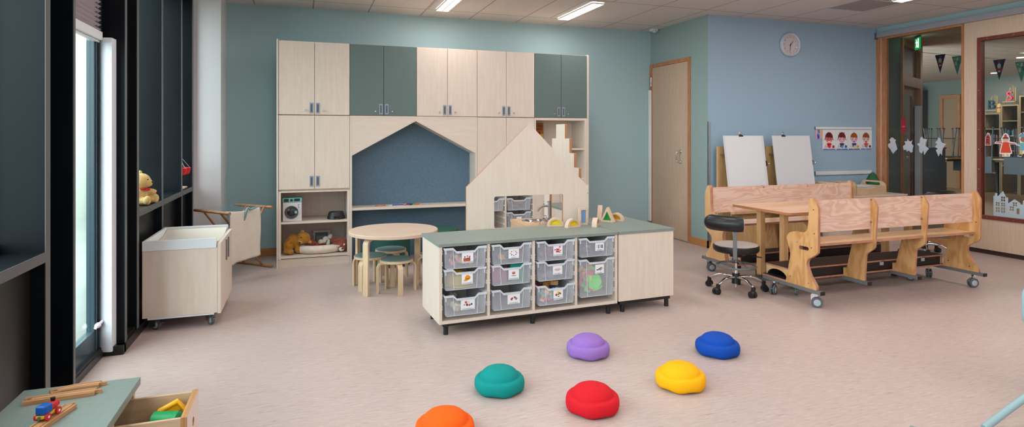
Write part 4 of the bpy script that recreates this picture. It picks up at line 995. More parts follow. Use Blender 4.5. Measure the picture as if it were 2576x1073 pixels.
for i in range(NX):
    for j in range(NY):
        fs.append((idx(i,j), idx(i+1,j), idx(i+1,j+1), idx(i,j+1))); fs.append((n1+idx(i,j), n1+idx(i,j+1), n1+idx(i+1,j+1), n1+idx(i+1,j)))
for i in range(NX):
    for j in (0, NY): fs.append((idx(i,j), idx(i+1,j), n1+idx(i+1,j), n1+idx(i,j)))
for j in range(NY):
    for i in (0, NX): fs.append((idx(i,j), idx(i,j+1), n1+idx(i,j+1), n1+idx(i,j)))
m.add(vs, fs); part(m, 'changing_pad', pm('pad_cream', (214,204,190), .6), t, world=True, smooth=60)
def castor(p, rz, parent, zt, r=.036, w=.02, double=False, local=True):
    # swivel castor: fork with bracket, one or two wheels; a part with sub-parts
    x, y = p; T = at(x, y, 0, rz)
    m = MB(); m.cyl((0,0,zt-.006), (0,0,zt), .026, n=16, T=T)
    off = .020
    m.box(-.006-off, .022, -(w/2+.006 if not double else .004), -(w/2+.003 if not double else .002), r*.7, zt-.006, T=T); m.box(-.006-off, .022, (w/2+.003 if not double else .002), (w/2+.006 if not double else .004), r*.7, zt-.006, T=T)
    m.box(-off-.006, .022, -w/2-.006 if not double else -.014, w/2+.006 if not double else .014, zt-.012, zt-.006, T=T)
    f = part(m, 'castor', CHROME, parent, smooth=40)
    ws = [(-w/2, w/2)] if not double else [(-w-.004, -.005), (.005, w+.004)]
    for (a, b) in ws:
        o = finish(MB().lathe([(r*.62,a),(r*.93,a),(r,a+.003),(r,b-.003),(r*.93,b),(r*.62,b)], (-off,0,r), 28, axis='y', T=T), 'tyre', RUBBER); o.parent = f
        o = finish(MB().lathe([(0,a-.002),(r*.2,a-.002),(r*.25,a),(r*.64,a+.001),(r*.64,b-.001),(r*.25,b),(r*.2,b+.002),(0,b+.002)], (-off,0,r), 24, axis='y', T=T), 'hub', LGREY); o.parent = f
    o = finish(MB().box(-off-.05, -off-.012, -.012, .012, r*1.35, r*1.5, T=T), 'brake_pedal', STEEL, bevel=.002); o.parent = f
    return f
for (x, y, rz) in ((-.955+.79, 4.57-4.86, 2.6), (-.618+.79, 4.575-4.86, 2.2), (-.955+.79, 5.10-4.86, .8), (-.618+.79, 5.10-4.86, .4)): castor((x, y), rz, t, .082, .034)

# ================================================================== DRYING RACK WITH CLOTH
t = thing('drying_rack', 'folding wooden toy drying rack with thin blue lines in the corner', 'drying rack', (-.62, 6.1, 0))
RW = wood('rack_wood', (186,134,92), (160,108,68), scale=7, stretch=(3,3,3), rough=.5)
A0, A1 = Vector((-.955,6.155,.62)), Vector((-.617,5.763,.62)); B0, B1 = Vector((-.648,6.52,.62)), Vector((-.287,6.16,.62))
FB0, FB1 = Vector((-.66,6.70,.013)), Vector((-.295,6.335,.013)); FA0, FA1 = Vector((-.985,6.0,.013)), Vector((-.63,5.60,.013))
for (a, b, n) in ((A0,A1,'top_bar'), (B0,B1,'top_bar'), (FB0,FB1,'foot_bar'), (FA0,FA1,'foot_bar')): part(MB().cyl(a, b, .0135, n=16), n, RW, t, world=True)
for s in (.26, .74):
    part(MB().cyl(A0.lerp(A1,s), FB0.lerp(FB1,s), .010, n=12), 'leg', RW, t, world=True); part(MB().cyl(B0.lerp(B1,s+.06), FA0.lerp(FA1,s+.06), .010, n=12), 'leg', RW, t, world=True)
for k in range(5):
    s = .12+.185*k; part(MB().cyl(A0.lerp(A1,s)+Vector((0,0,.012)), B0.lerp(B1,s)+Vector((0,0,.012)), .0012, n=6), 'line', pm('line_blue', (120,160,190), .5), t, world=True)
P0 = A1.lerp(A0,.06); P1 = B1.lerp(B0,.06); dv = (P1-P0); nv = Vector((dv.y,-dv.x,0)).normalized()
m = MB(); NI, NJ = 30, 30; g = []
rd = random.Random(5)
for j in range(NJ+1):
    for i in range(NI+1):
        s = i/NI; q = j/NJ
        e = P0 + dv*(.02+.70*s+.02*q*math.sin(3*s))
        if q < .10:
            z = .632; off = -.03+.3*q
        else: z = .632 - (q-.10)/.90*(.475-.03*s); off = .004
        sag = -.018*math.sin(PI*s)*max(0, 1-q*3)
        wv = .010*q*math.sin(7*s+2.2*q)+.006*q*math.sin(15*s-5*q)+.004*math.sin(9*q+4*s)*q
        g.append(e + nv*(off+wv+.012*min(1,q*4)) + Vector((0,0,z+sag-.62)))
fs = []
for j in range(NJ):
    for i in range(NI):
        a = j*(NI+1)+i; fs.append((a, a+1, a+NI+2, a+NI+1))
m.add(g, fs)
c_ = solo(m, 'hanging_cloth', CANVAS, 'crumpled off-white cotton cloth hanging over the drying rack', 'cloth', smooth=180)
sd = c_.modifiers.new('thick', 'SOLIDIFY'); sd.thickness = .003
mid = P0 + dv*.40 + nv*.028
t = thing('clothes_peg', 'large dusty teal clothes peg clipped on the hanging cloth', 'peg', (mid.x, mid.y, .63))
PEG = pm('peg_teal', (112,150,148), .5)
part(MB().tube([(0,0,.02),(-.012,-.006,-.01),(-.02,-.008,-.05),(-.032,-.01,-.095)], [.010,.013,.011,.009], 10), 'jaw', PEG, t); part(MB().tube([(0,0,.02),(.02,.01,.0),(.05,.03,.01),(.085,.06,.02)], [.010,.012,.010,.006], 10), 'jaw', PEG, t)

# ================================================================== ROUND TABLE, STOOLS, POUFS
def bentleg(m, x, y, top_, out, w, t_, reach=.05, rad=.05):
    # bentwood L-leg: runs under the top, bends and goes down; (x,y) foot, 'out' unit vector pointing outwards
    o = Vector((out[0], out[1], 0)); side = Vector((-o.y, o.x, 0)); f = Vector((x, y, 0))
    zt = top_
    pts = [f - o*(rad+reach) + Vector((0,0,zt))] + [f - o*rad + o*(rad*math.sin(R(a))) + Vector((0,0, zt-rad+rad*math.cos(R(a)))) for a in (0,15,30,45,60,75,90)] + [f + Vector((0,0,.0))]
    m.strip(pts, w, side, t_)
    return m
t = thing('round_table', 'low round birch table with four bentwood legs and stools tucked under', 'table', (.735, 5.165, 0), .06)
TOPW = wood('table_top_birch', (216,190,170), (206,176,154), scale=4, stretch=(.8,6,6), rough=.4)
part(MB().lathe([(0,.470),(.374,.470),(.379,.474),(.379,.496),(.375,.500),(0,.500)], n=72), 'tabletop', [TOPW], t, smooth=30)
for (sx, sy) in ((-1,-1), (1,-1), (1,1), (-1,1)):
    part(bentleg(MB(), sx*.268, sy*.205+(.035 if sy > 0 else 0), .4595, (sx*.80, sy*.60), .056, .021, .10, .05), 'leg', LEGW, t, smooth=30, bevel=.002)
SEATS = pm('stool_seat_teal', (108,134,132), .45)
def make_stool(label):
    t = thing('stool', label, 'stool', (0,0,0), 0, 'bentwood stools at the round table')
    part(MB().lathe([(0,.255),(.135,.255),(.138,.259),(.138,.276),(0,.2765)], n=48), 'seat', LEGW, t, smooth=30)
    part(MB().lathe([(0,.2768),(.132,.2768),(.131,.281),(0,.2815)], n=48), 'seat_cover', SEATS, t, smooth=30)
    for k in range(4):
        a = PI/4 + k*PI/2
        part(bentleg(MB(), .158*math.cos(a), .158*math.sin(a), .2465, (math.cos(a), math.sin(a)), .040, .015, .07, .04), 'leg', LEGW, t, smooth=30, bevel=.0015)
    return t
st = make_stool('bentwood stool with a grey teal seat, nearest in front of the round table')
st.location = (.735, 5.005, 0); st.rotation_euler = (0,0,-.72)
dup(st, (.545, 5.235, 0), .15, 'bentwood stool with a grey teal seat, left of the front table leg')
dup(st, (.752, 5.47, 0), -.5, 'bentwood stool with a grey teal seat, at the back under the table')
dup(st, (1.10, 5.14, 0), -.9, 'bentwood stool mostly hidden by the left end of the tray cupboard')
POUF = pm('pouf_green', (24,74,66), .8, noise=.08, nscale=30)
def pouf(loc, label):
    t = thing('pouf', label, 'pouf', loc, 0, 'dark green poufs in the niche')
    part(MB().lathe([(0,.002),(.182,.002),(.188,.01),(.188,.318),(.182,.326)], n=48), 'side', POUF, t, smooth=30)
    part(MB().lathe([(.188,.322),(.189,.330),(.182,.340),(.12,.345),(0,.346)], n=48), 'cushion_top', pm('pouf_top', (32,84,72), .75, noise=.08, nscale=30), t, smooth=40)
pouf((.845, 6.10, 0), 'dark green round pouf standing under and behind the round table')
pouf((1.36, 6.12, 0), 'dark green round pouf in the niche, half hidden by the playhouse')

# ================================================================== STEPPING STONES
def stone(loc, rz, c, nm, label):
    mat = pm('foam_'+nm, c, .75, spec=.25, noise=.10, nscale=240, bump=.35, bscale=320)
    def wob(r, z, th, j):
        k = 6; s = .5+.5*math.cos(k*th)
        if j <= 3: z = z + .011*(1-s)*(1 - j*.22)
        if j <= 6: r = r*(1 + .008*math.cos(k*th))
        return r, z
    prof = [(.085,.0), (.109,.0), (.1195,.005), (.1265,.016), (.129,.032), (.1285,.048), (.125,.061), (.1175,.0695), (.109,.0730), (.1035,.0722), (.1000,.0720), (.0985,.0765), (.0955,.084), (.089,.093), (.078,.1025), (.061,.1105), (.041,.1150), (.02,.1168), (0,.1172)]
    m = MB(); m.lathe([(0,.012)]+prof, n=72, wob=lambda r, z, th, j: wob(r, z, th, max(0, j-1)) if j else (r, z))
    return solo(m, 'stepping_stone', mat, label, 'stepping stone', loc, rz, 'foam stepping stones on the floor', smooth=180)
def fwd(p, d=.112):
    n = math.hypot(*p); return (p[0]*(1+d/n), p[1]*(1+d/n), 0)
stone(fwd((1.555,3.083)), .2, (148,108,186), 'purple', 'purple foam stepping stone on the floor')
stone(fwd((.916,2.785)), .5, (0,138,134), 'teal', 'turquoise foam stepping stone on the floor')
stone(fwd((1.795,2.532)), .9, (244,174,0), 'yellow', 'yellow foam stepping stone on the floor')
stone(fwd((2.282,2.859)), .1, (2,68,164), 'blue', 'royal blue foam stepping stone on the floor')
stone(fwd((1.252,2.439)), 0, (208,18,34), 'red', 'red foam stepping stone on the floor')
stone(fwd((.553,2.405)), .4, (244,94,6), 'orange', 'orange foam stepping stone cut off by the bottom edge')

# ================================================================== TRAIN TABLE, BOTTOM LEFT
t = thing('play_table', 'low birch play table with a sage top and an open drawer, bottom left', 'table', (-.71, 2.0, 0))
part(MB().box(-.885, -.545, 1.45, 2.413, .424, .450), 'tabletop', SAGET, t, world=True, smooth=0, bevel=.001)
PLY = wood('drawer_birch', (206,176,144), (190,156,122), scale=6, stretch=(1,6,6), rough=.45)
part(MB().box(-.87, -.56, 2.385, 2.405, .02, .423).box(-.87, -.56, 2.140, 2.160, .02, .423).box(-.87, -.56, 1.46, 1.48, .02, .423).box(-.87, -.85, 1.46, 2.405, .02, .423).box(-.85, -.56, 1.46, 2.385, .02, .04), 'frame', [PLY], t, world=True, smooth=0, bevel=.001)
dr = part(MB().box(-.62, -.376, 2.372, 2.383, .19, .388).box(-.62, -.376, 2.162, 2.174, .19, .388).box(-.62, -.376, 2.174, 2.372, .19, .20), 'drawer', [PLY], t, world=True, smooth=0, bevel=.0008)
m = MB(); m.plate(rrect(2.160, 2.388, .165, .392, .002), -.376, -.357, 'yz', holes=[circle(2.274, .325, .016, 20)], em=1, hm=1).shift((.71,-2.0,0))
o = finish(m, 'drawer_front', [pm('drawer_front_pink', (226,206,198), .45), pm('drawer_edge', (170,122,78), .5, noise=.4, nscale=10, stretch=(14,.2,.2))], smooth=0, bevel=.0008); o.parent = dr
o = finish(MB().cyl((-.388,2.362,.352), (-.376,2.362,.352), .012, n=16).shift((.71,-2,0)), 'fitting', STEEL); o.parent = dr
# toys in the drawer
solo(MB().cyl((-.04,0,.03), (.04,0,.03), .03, n=28), 'toy_barrel', flatc('barrel_green', (20,142,76), .4), 'green wooden barrel in the open drawer', 'toy', (-.435, 2.255, .318), -.3, smooth=40)
t = thing('wooden_piece', 'flat wooden track piece under the green barrel in the drawer', 'toy', (-.462, 2.243, .318), -.9)
part(MB().box(-.06,.06,-.02,.02,0,.012).box(-.06,.06,-.012,-.008,.012,.0125), 'plank', BLW, t, smooth=0, bevel=.002)
solo(MB().tube([(-.05,0,.0),(-.02,0,.055),(.03,0,.075),(.055,0,.04)], .010, 10).plate([(-.05,.0),(-.02,.055),(.03,.075),(.045,.05),(.0,.02)], -.003, .003, 'xz'), 'toy_bridge', flatc('toy_amber', (244,172,26), .35), 'amber yellow plastic toy at the front of the drawer', 'toy', (-.447, 2.333, .30), .2, smooth=40)
solo(MB().box(-.02,.02,-.025,.025,0,.065), 'toy_brick', flatc('toy_seagreen', (26,140,116), .4), 'sea green brick against the drawer front', 'toy', (-.411, 2.215, .30), .5, smooth=0, bevel=.004)
stuff(MB().box(-.10,.10,-.09,.09,0,.085).ball((-.05,.03,.075),.025).ball((.06,-.03,.075),(.035,.03,.03)).ball((.02,.05,.07),.035), 'drawer_toys', flatc('toy_mixed', (120,96,84)), 'heap of wooden toys filling the bottom of the drawer', 'toys', (-.49, 2.272, .2015), 0, smooth=40)
# train tracks and locomotive
TRK = wood('track_wood', (200,150,106), (176,124,82), scale=10, stretch=(1.2,8,8), rough=.5)
TRKD = pm('track_groove', (120,76,44), .7)
def track(L, label, loc, rz, curve=0):
    t = thing('train_track', label, 'train track', loc, rz, 'wooden train tracks on the play table')
    def P(s, off): # centreline with slight curve
        x = -L/2 + L*s; y = curve*(4*s*(1-s)); dy = curve*(4-8*s)/L; n = math.hypot(1, dy)
        return (x - dy/n*off, y + off/n)
    N = 12; W = .02
    rows = [(-W,.012),(-.0135,.012),(-.0135,.009),(-.0095,.009),(-.0095,.012),(.0095,.012),(.0095,.009),(.0135,.009),(.0135,.012),(W,.012),(W,0),(-W,0)]
    m = MB(); vs = []; fs = []; K = len(rows)
    for i in range(N+1):
        for (o, z) in rows: p = P(i/N, o); vs.append((p[0], p[1], z))
    for i in range(N):
        for k in range(K):
            m_ = k in (1,2,3,5,6,7)
            fs.append((i*K+k, i*K+(k+1) % K, (i+1)*K+(k+1) % K, (i+1)*K+k))
    fs.append(tuple(range(K-1,-1,-1))); fs.append(tuple(N*K+k for k in range(K)))
    m.add(vs, fs); part(m, 'rail', TRK, t, smooth=0)
    e = P(1, 0); part(MB().box(e[0], e[0]+.008, e[1]-.0035, e[1]+.0035, .0, .0115).cyl((e[0]+.013, e[1], 0), (e[0]+.013, e[1], .0115), .0065, n=16), 'connector', TRK, t, smooth=30)
    e = P(0, 0); part(MB().box(e[0]-.0003, e[0]+.012, e[1]-.003, e[1]+.003, .0119, .0123).cyl((e[0]+.014, e[1], .0119), (e[0]+.014, e[1], .0124), .0068, n=16), 'socket', TRKD, t, smooth=0)
track(.19, 'straight wooden train track, front one of the pair left on the sage top', (-.746, 2.300, .4505), .075)
track(.135, 'curved wooden train track, back one of the pair touching the straight track', (-.722, 2.356, .4505), .22, .008)
track(.20, 'wooden train track carrying the toy locomotive', (-.718, 2.112, .4505), 1.30)
t = thing('toy_locomotive', 'blue, red and yellow wooden toy locomotive standing on a track', 'toy train', (-.722, 2.128, .4628), 1.30)
part(MB().box(-.034,.034,-.012,.012,.008,.017), 'chassis', flatc('loco_yellow', (226,176,40), .35), t, smooth=0, bevel=.002)
part(MB().box(-.032,.002,-.0155,.0155,.0172,.044), 'cab', flatc('loco_blue', (24,86,168), .35), t, smooth=0, bevel=.006, seg=3)
part(MB().cyl((.0025,0,.028), (.034,0,.028), .012, n=20), 'boiler', flatc('loco_red', (206,40,48), .35), t)
part(MB().cyl((.022,0,.038), (.022,0,.049), .0055, .0065, n=14), 'chimney', flatc('loco_black', (26,24,26), .4), t)
for x in (-.022, .022):
    for s in (-1, 1):
        o = part(MB().cyl((x, s*.0125, .0105), (x, s*.0185, .0105), .0105, n=20), 'wheel', flatc('loco_red', (206,40,48), .35), t)
        o2 = finish(MB().cyl((x, s*.0185, .0105), (x, s*.0192, .0105), .004, n=12), 'axle_cap', WHITE); o2.parent = o
part(MB().cyl((-.0375,0,.0125), (-.034,0,.0125), .0045, n=12), 'magnet', STEEL, t)

# ================================================================== ON THE WINDOW SILLS
BEAR = fur('honey_fur', (218,188,126), (196,160,96), .6, 160)
t = thing('teddy_bear', 'plain honey coloured teddy bear with a red bow on the dark window sill', 'teddy bear', (-1.115, 4.87, .8175), -.12)
plush_mesh([((0,0,.065),(.058,.056,.066)), ((.02,0,.165),(.062,.06,.058)), ((.06,0,.152),(.034,.036,.030)), ((.035,-.055,.03),(.06,.03,.03),(0,.05,-.35)), ((.035,.055,.03),(.06,.03,.03),(0,.05,.35)), ((.085,-.078,.034),(.024,.027,.034)), ((.085,.078,.034),(.024,.027,.034)),
            ((.05,.05,.088),(.055,.022,.022),(0,.05,.3)), ((.02,-.062,.078),(.028,.024,.042))], 'body', BEAR, t, .007)
part(MB().ball((-.005,-.05,.218), (.012,.022,.022)), 'ear', BEAR, t); part(MB().ball((-.005,.05,.218), (.012,.022,.022)), 'ear', BEAR, t)
part(MB().ball((.093,0,.160), (.008,.011,.009)), 'nose', BLKEYE, t)
for s in (-1, 1): part(MB().ball((.070,s*.026,.178), .0055), 'eye', BLKEYE, t)
RIB = flatc('ribbon_red', (206,34,38), .7)
part(MB().tube([(.012+.046*math.cos(2*PI*k/24), .046*math.sin(2*PI*k/24), .112) for k in range(24)], .005, 8, closed=True).ball((.064,0,.108), (.007,.008,.008)).ball((.063,-.018,.107), (.006,.015,.010)).ball((.063,.018,.107), (.006,.015,.010)), 'bow', RIB, t)
t = thing('toy_balance', 'red and natural wood toy balance scale on the last window sill', 'toy', (-1.12, 6.20, .8175))
part(MB().box(-.05,.075,-.14,.14,0,.014), 'base', BLW, t, smooth=0, bevel=.002)
part(MB().box(-.035,-.015,-.012,.012,.014,.335), 'post', BLW, t, smooth=0, bevel=.002)
part(MB().box(-.03,.02,-.13,.13,.295,.325), 'beam', BLW, t, smooth=0, bevel=.003)
RP = flatc('bucket_red', (226,24,40), .4)
for s in (-1, 1):
    b = part(MB().lathe([(0,.130),(.045,.131),(.055,.140),(.066,.192),(.063,.192),(.052,.142),(0,.135)], (.045, s*.095, 0), 32), 'pan', RP, t)
    o = finish(MB().cyl((.02, s*.095, .300), (.045+.06, s*.095, .190), .0015, n=6).cyl((.02, s*.095, .300), (.045-.055, s*.095, .190), .0015, n=6).cyl((.02, s*.095, .300), (.045, s*.095+.06, .190), .0015, n=6).lathe([(.006,-.0015),(.009,0),(.006,.0015)], (.022, s*.095, .302), 16, axis='y'), 'string', WHITE); o.parent = b
t = thing('toy_cup', 'small red toy cup under the balance pan on the last window sill', 'cup', (-1.10, 6.205, .832))
part(MB().lathe([(0,.001),(.020,.001),(.023,.06),(.021,.06),(.018,.004),(0,.004)], n=24), 'cup', RP, t); part(MB().tube([(.021,0,.045),(.034,0,.040),(.034,0,.022),(.020,0,.015)], .003, 8), 'handle', RP, t)
# ================================================================== BENCHES AND TABLE
BPROF = [(.084,.818),(.068,.831),(.037,.834),(0,.766),(.004,.422),(.03,.398),(.101,.356),(.113,.318),(.079,.237),(.015,.164),(.015,.136),(.320,.136),(.291,.255),(.268,.378),(.291,.438),(.313,.499),(.284,.536),(.231,.555),(.163,.555),(.124,.561),(.101,.586),(.093,.631)]
MPROF = [(.084,.805),(.068,.815),(.050,.815),(.008,.745),(.030,.420),(.045,.402),(.100,.362),(.108,.345),(.120,.165),(.120,.136),(.320,.136),(.320,.205),(.288,.205),(.235,.425),(.258,.460),(.063,.46),(.063,.63)]
def make_bench(label, loc, rz, L=1.84, SD=.58):
    t = thing('toddler_bench', label, 'bench', loc, rz, 'toddler group benches on castors')
    slot = rrect(.088, .182, .422, .452, .0149)
    rp = [.006,.006,.01,.012,.01,.02,.03,.03,.03,.01,.003,.003,.02,.05,.04,.02,.02,.02,.02,.02,.02,.03]
    def screws(x0, x1, pts):
        m = MB()
        for (y, z) in pts: m.cyl((x0,y,z), (x1,y,z), .0055, n=12)
        return m
    for (xa, nm) in ((0, 0), (L-.036, 1)):
        e = part(MB().plate(round_poly(BPROF, rp), xa, xa+.018, 'yz', holes=[slot], em=1, hm=1), 'end_panel', [BENCHO, EDGEP], t, smooth=40)
        pr2 = [(y*.94+.012, z*.985+.003) for (y, z) in BPROF]
        part(MB().plate(round_poly(pr2, rp), xa+.0185, xa+.036, 'yz', holes=[rrect(.09,.184,.42,.454,.0149)], em=1, hm=1), 'inner_panel', [BENCHL, EDGEP], t, smooth=40)
        pts = [(.042,.745),(.035,.565),(.20,.475),(.062,.452),(.27,.19),(.09,.175)]
        m = screws(xa-.0015, xa+.0005, pts)
        o = finish(m, 'screw_heads', CHROME); o.parent = e
    for xm in (.615, 1.18):
        e = part(MB().plate(round_poly(MPROF, [.006,.006,.01,.012,.02,.02,.03,.03,.02,.003,.003,.004,.006,.03,.01,.005,.01]), xm, xm+.018, 'yz', em=1), 'middle_panel', [BENCHO, EDGEP], t, smooth=40)
        o = finish(screws(xm-.008, xm+.0005, [(.058,.80),(.058,.62),(.10,.455)]), 'bolt_heads', STEEL); o.parent = e
    part(MB().plate([(.002,.565),(L-.002,.565),(L-.002,.812),(.002,.812)], .066, .082, 'xz', em=1), 'backrest', [BENCHP, EDGEP], t, smooth=0, bevel=.002)
    part(MB().plate([(.002,.045),(L-.002,.045),(L-.002,.300),(.002,.300)], .463, .481, 'xy', em=1), 'seat', [wood('seat_plywood', (226,190,152), (208,164,122), scale=3, stretch=(.9,4,4), rough=.25, fig=.8, dist=2.2, spec=.6), EDGEP], t, smooth=0, bevel=.002)
    for xx in (.018, .624, 1.189, L-.018):
        yb = -.022 if xx in (.018, L-.018) else .085
        s = part(MB().box(xx-.02, xx+.02, yb, SD-.005, .108, .135), 'floor_rail', GREYST, t, smooth=0, bevel=.002)
        o = finish(MB().box(xx-.0205, xx+.0205, yb-.006, yb, .1075, .1355).box(xx-.0205, xx+.0205, SD-.005, SD+.001, .1075, .1355), 'end_cap', BLKPL, smooth=0); o.parent = s
    # step box on the front side
    s = part(MB().box(.04, L-.04, .330, .342, .150, .222).box(.04, L-.04, SD-.028, SD-.016, .150, .222), 'step_riser', TREAD, t, smooth=0)
    part(MB().plate([(.036,.318),(L-.036,.318),(L-.036,SD-.010),(.036,SD-.010)], .2225, .236, 'xy', em=1).box(.037, L-.037, .322, SD-.014, .2362, .2375), 'step_tread', [TREAD, EDGEP], t, smooth=0)
    part(MB().plate([(.0,.318),(L,.318),(L,SD),(.0,SD)], .1355, .1495, 'xy', em=1).box(.001, L-.001, .322, SD-.004, .1495, .1502), 'step_base', [TREAD, EDGEP], t, smooth=0)
    for xx in (.037, L-.052):
        part(MB().plate([(.322,.151),(.345,.151)] + [((.345+SD-.025)/2-(SD-.37)/2*math.cos(R(a)), .151+.055*math.sin(R(a))) for a in range(15, 180, 15)] + [(SD-.025,.151),(SD-.014,.151),(SD-.014,.222),(.322,.222)], xx-.001, xx+.014, 'yz', em=1), 'step_bracket', [BENCHL, EDGEP], t, smooth=0)
    for xx in (1.06, 1.56): part(MB().box(xx-.02, xx+.02, .322, .330, .19, .222).box(xx-.02, xx+.02, .318, .3305, .2226, .230), 'step_latch', LGREY, t, smooth=0, bevel=.001)
    for (x, y, r, dbl) in ((.018,.055,2.4,True), (.018,.46-.04*(SD<.5),.5,True), (L-.018,.055,-.3,True), (L-.018,.46-.04*(SD<.5),.8,True), (.17,.385,1.0,False), (1.52,.43,2.0,True)):
        castor((x, y), r, t, .1075 if y not in (.385,.43) else .135, .040 if dbl else .034, .016, dbl)
    return t
make_bench('long plywood toddler bench on castors with its back to the camera', (3.66, 3.435, 0), 0)
make_bench('long plywood toddler bench on castors facing the camera, near the blue wall', (3.69+1.84, 4.82, 0), PI, SD=.47)
t = thing('group_table', 'plywood table with square legs between the two toddler benches', 'table', (4.64, 4.13, 0))
part(MB().plate(rrect(-.92, .92, -.35, .35, .05), .658, .680, 'xy', em=1), 'tabletop', [wood('table_plywood', (226,184,152), (208,160,124), scale=3, stretch=(.8,3,3), rough=.35, fig=.7, dist=2.0), PLYEDGE], t, smooth=40)
for sx, sy, y in ((-.75,1,.150), (-.715,-1,-.085), (.78,1,.150), (.78,-1,-.085)): part(MB().box(sx-.026, sx+.026, y-.026, y+.026, .062, .657), 'leg', wood('table_leg', (222,176,124), (206,156,104), scale=5, stretch=(6,6,.8), rough=.4), t, smooth=0, bevel=.003)
for y in (.150, -.085): part(MB().box(-.80, .82, y-.02, y+.02, .040, .062), 'foot_rail', STEEL, t, smooth=0, bevel=.002)
for sx, y in ((-.6,.150), (-.6,-.085), (.6,.150), (.6,-.085)): part(MB().box(sx-.02, sx+.02, y-.018, y+.018, 0, .040), 'foot', BLKPL, t, smooth=0)

# ================================================================== SADDLE CHAIRS
def chair(label, loc, rz, dz=0, a0=182, a1=240, base=192, grp='black swivel chairs'):
    t = thing('swivel_chair', label, 'chair', loc, rz, grp)
    sz = .335+dz
    part(MB().lathe([(0,sz),(.172,sz),(.184,sz+.012),(.186,sz+.03),(.184,sz+.05),(.176,sz+.056)], n=48), 'seat_side', LEATHER, t, smooth=40)
    part(MB().lathe([(.177,sz+.0555),(.172,sz+.060),(.12,sz+.063),(0,sz+.064)], n=48), 'seat_top', FABG, t, smooth=60)
    bz = sz+.265; Rr = .285
    arc = [(Rr*math.cos(R(a0+(a1-a0)*k/16)), Rr*math.sin(R(a0+(a1-a0)*k/16)), bz) for k in range(17)]
    part(MB().tube(arc, [.050]+[.060]+[.063]*13+[.062,.060], 20), 'backrest', LEATHER, t, smooth=60)
    e = Vector(arc[-1]); d = (Vector(arc[-1])-Vector(arc[-2])).normalized()
    part(MB().cyl(e, e+d*.004, .056, n=28), 'end_cap', FABG, t)
    am = R(a0+(a1-a0)*.80); ux, uy = math.cos(am), math.sin(am)
    part(MB().strip([(ux*Rr*.98, uy*Rr*.98, bz-.05), (ux*Rr*.98, uy*Rr*.98, sz+.03), (ux*Rr*.93, uy*Rr*.93, sz-.02), (ux*Rr*.75, uy*Rr*.75, sz-.038), (ux*.03, uy*.03, sz-.04)], .032, (-uy, ux, 0), .010), 'back_bracket', GREYST, t, smooth=40, bevel=.003)
    part(MB().cyl((0,0,sz-.045), (0,0,sz-.001), .05, .06, n=24).tube([(.02,.03,sz-.02),(.09,-.12,sz-.03),(.13,-.16,sz-.035)], .006, 8), 'mechanism', BLKPL, t)
    part(MB().cyl((0,0,.155), (0,0,sz-.046), .014, n=20).cyl((0,0,.03), (0,0,.062), .012, n=16), 'gas_lift', CHROME, t)
    part(MB().cyl((0,0,.150), (0,0,.185), .024, n=24), 'collar', CHROME, t)
    fr = part(MB().tube([(.158*math.cos(2*PI*k/40), .158*math.sin(2*PI*k/40), .213) for k in range(40)], .0085, 10, closed=True), 'foot_ring', GREYST, t)
    m = MB()
    for k in range(3): a = R(30+120*k); m.cyl((.022*math.cos(a), .022*math.sin(a), .255), (.152*math.cos(a), .152*math.sin(a), .216), .006, n=10)
    o = finish(m, 'ring_spokes', GREYST); o.parent = fr
    part(MB().cyl((0,0,.063), (0,0,.149), .035, .030, n=24), 'hub', BLKPL, t)
    for k in range(5):
        a = R(base+72*k); u = Vector((math.cos(a), math.sin(a), 0))
        pts = [u*.03+Vector((0,0,.118)), u*.09+Vector((0,0,.122)), u*.15+Vector((0,0,.114)), u*.195+Vector((0,0,.092)), u*.225+Vector((0,0,.078))]
        l = part(MB().tube(pts, [.015,.014,.013,.012,.011], 12), 'base_leg', CHROME, t, smooth=60)
        p = u*.228; s = Vector((-u.y, u.x, 0)); q = p - s*.012 + u*.006
        m = MB(); m.cyl((p.x,p.y,.052), (p.x,p.y,.084), .016, .018, n=16)
        m.cyl(q+s*.026+Vector((0,0,.026)), q+s*.004+Vector((0,0,.026)), .026, n=22); m.cyl(q-s*.002+Vector((0,0,.026)), q-s*.024+Vector((0,0,.026)), .026, n=22); m.ball((q.x, q.y, .044), (.022,.022,.016), 12)
        o = finish(m, 'castor', BLKPL); o.parent = l
    return t
chair('black swivel chair with curved bolster back, in front of the bench end', (3.45, 4.085, 0), 0, base=193)
chair('black swivel chair behind the right-hand bench, only its bolster back showing over the top', (6.50, 4.66, 0), .55, .07)

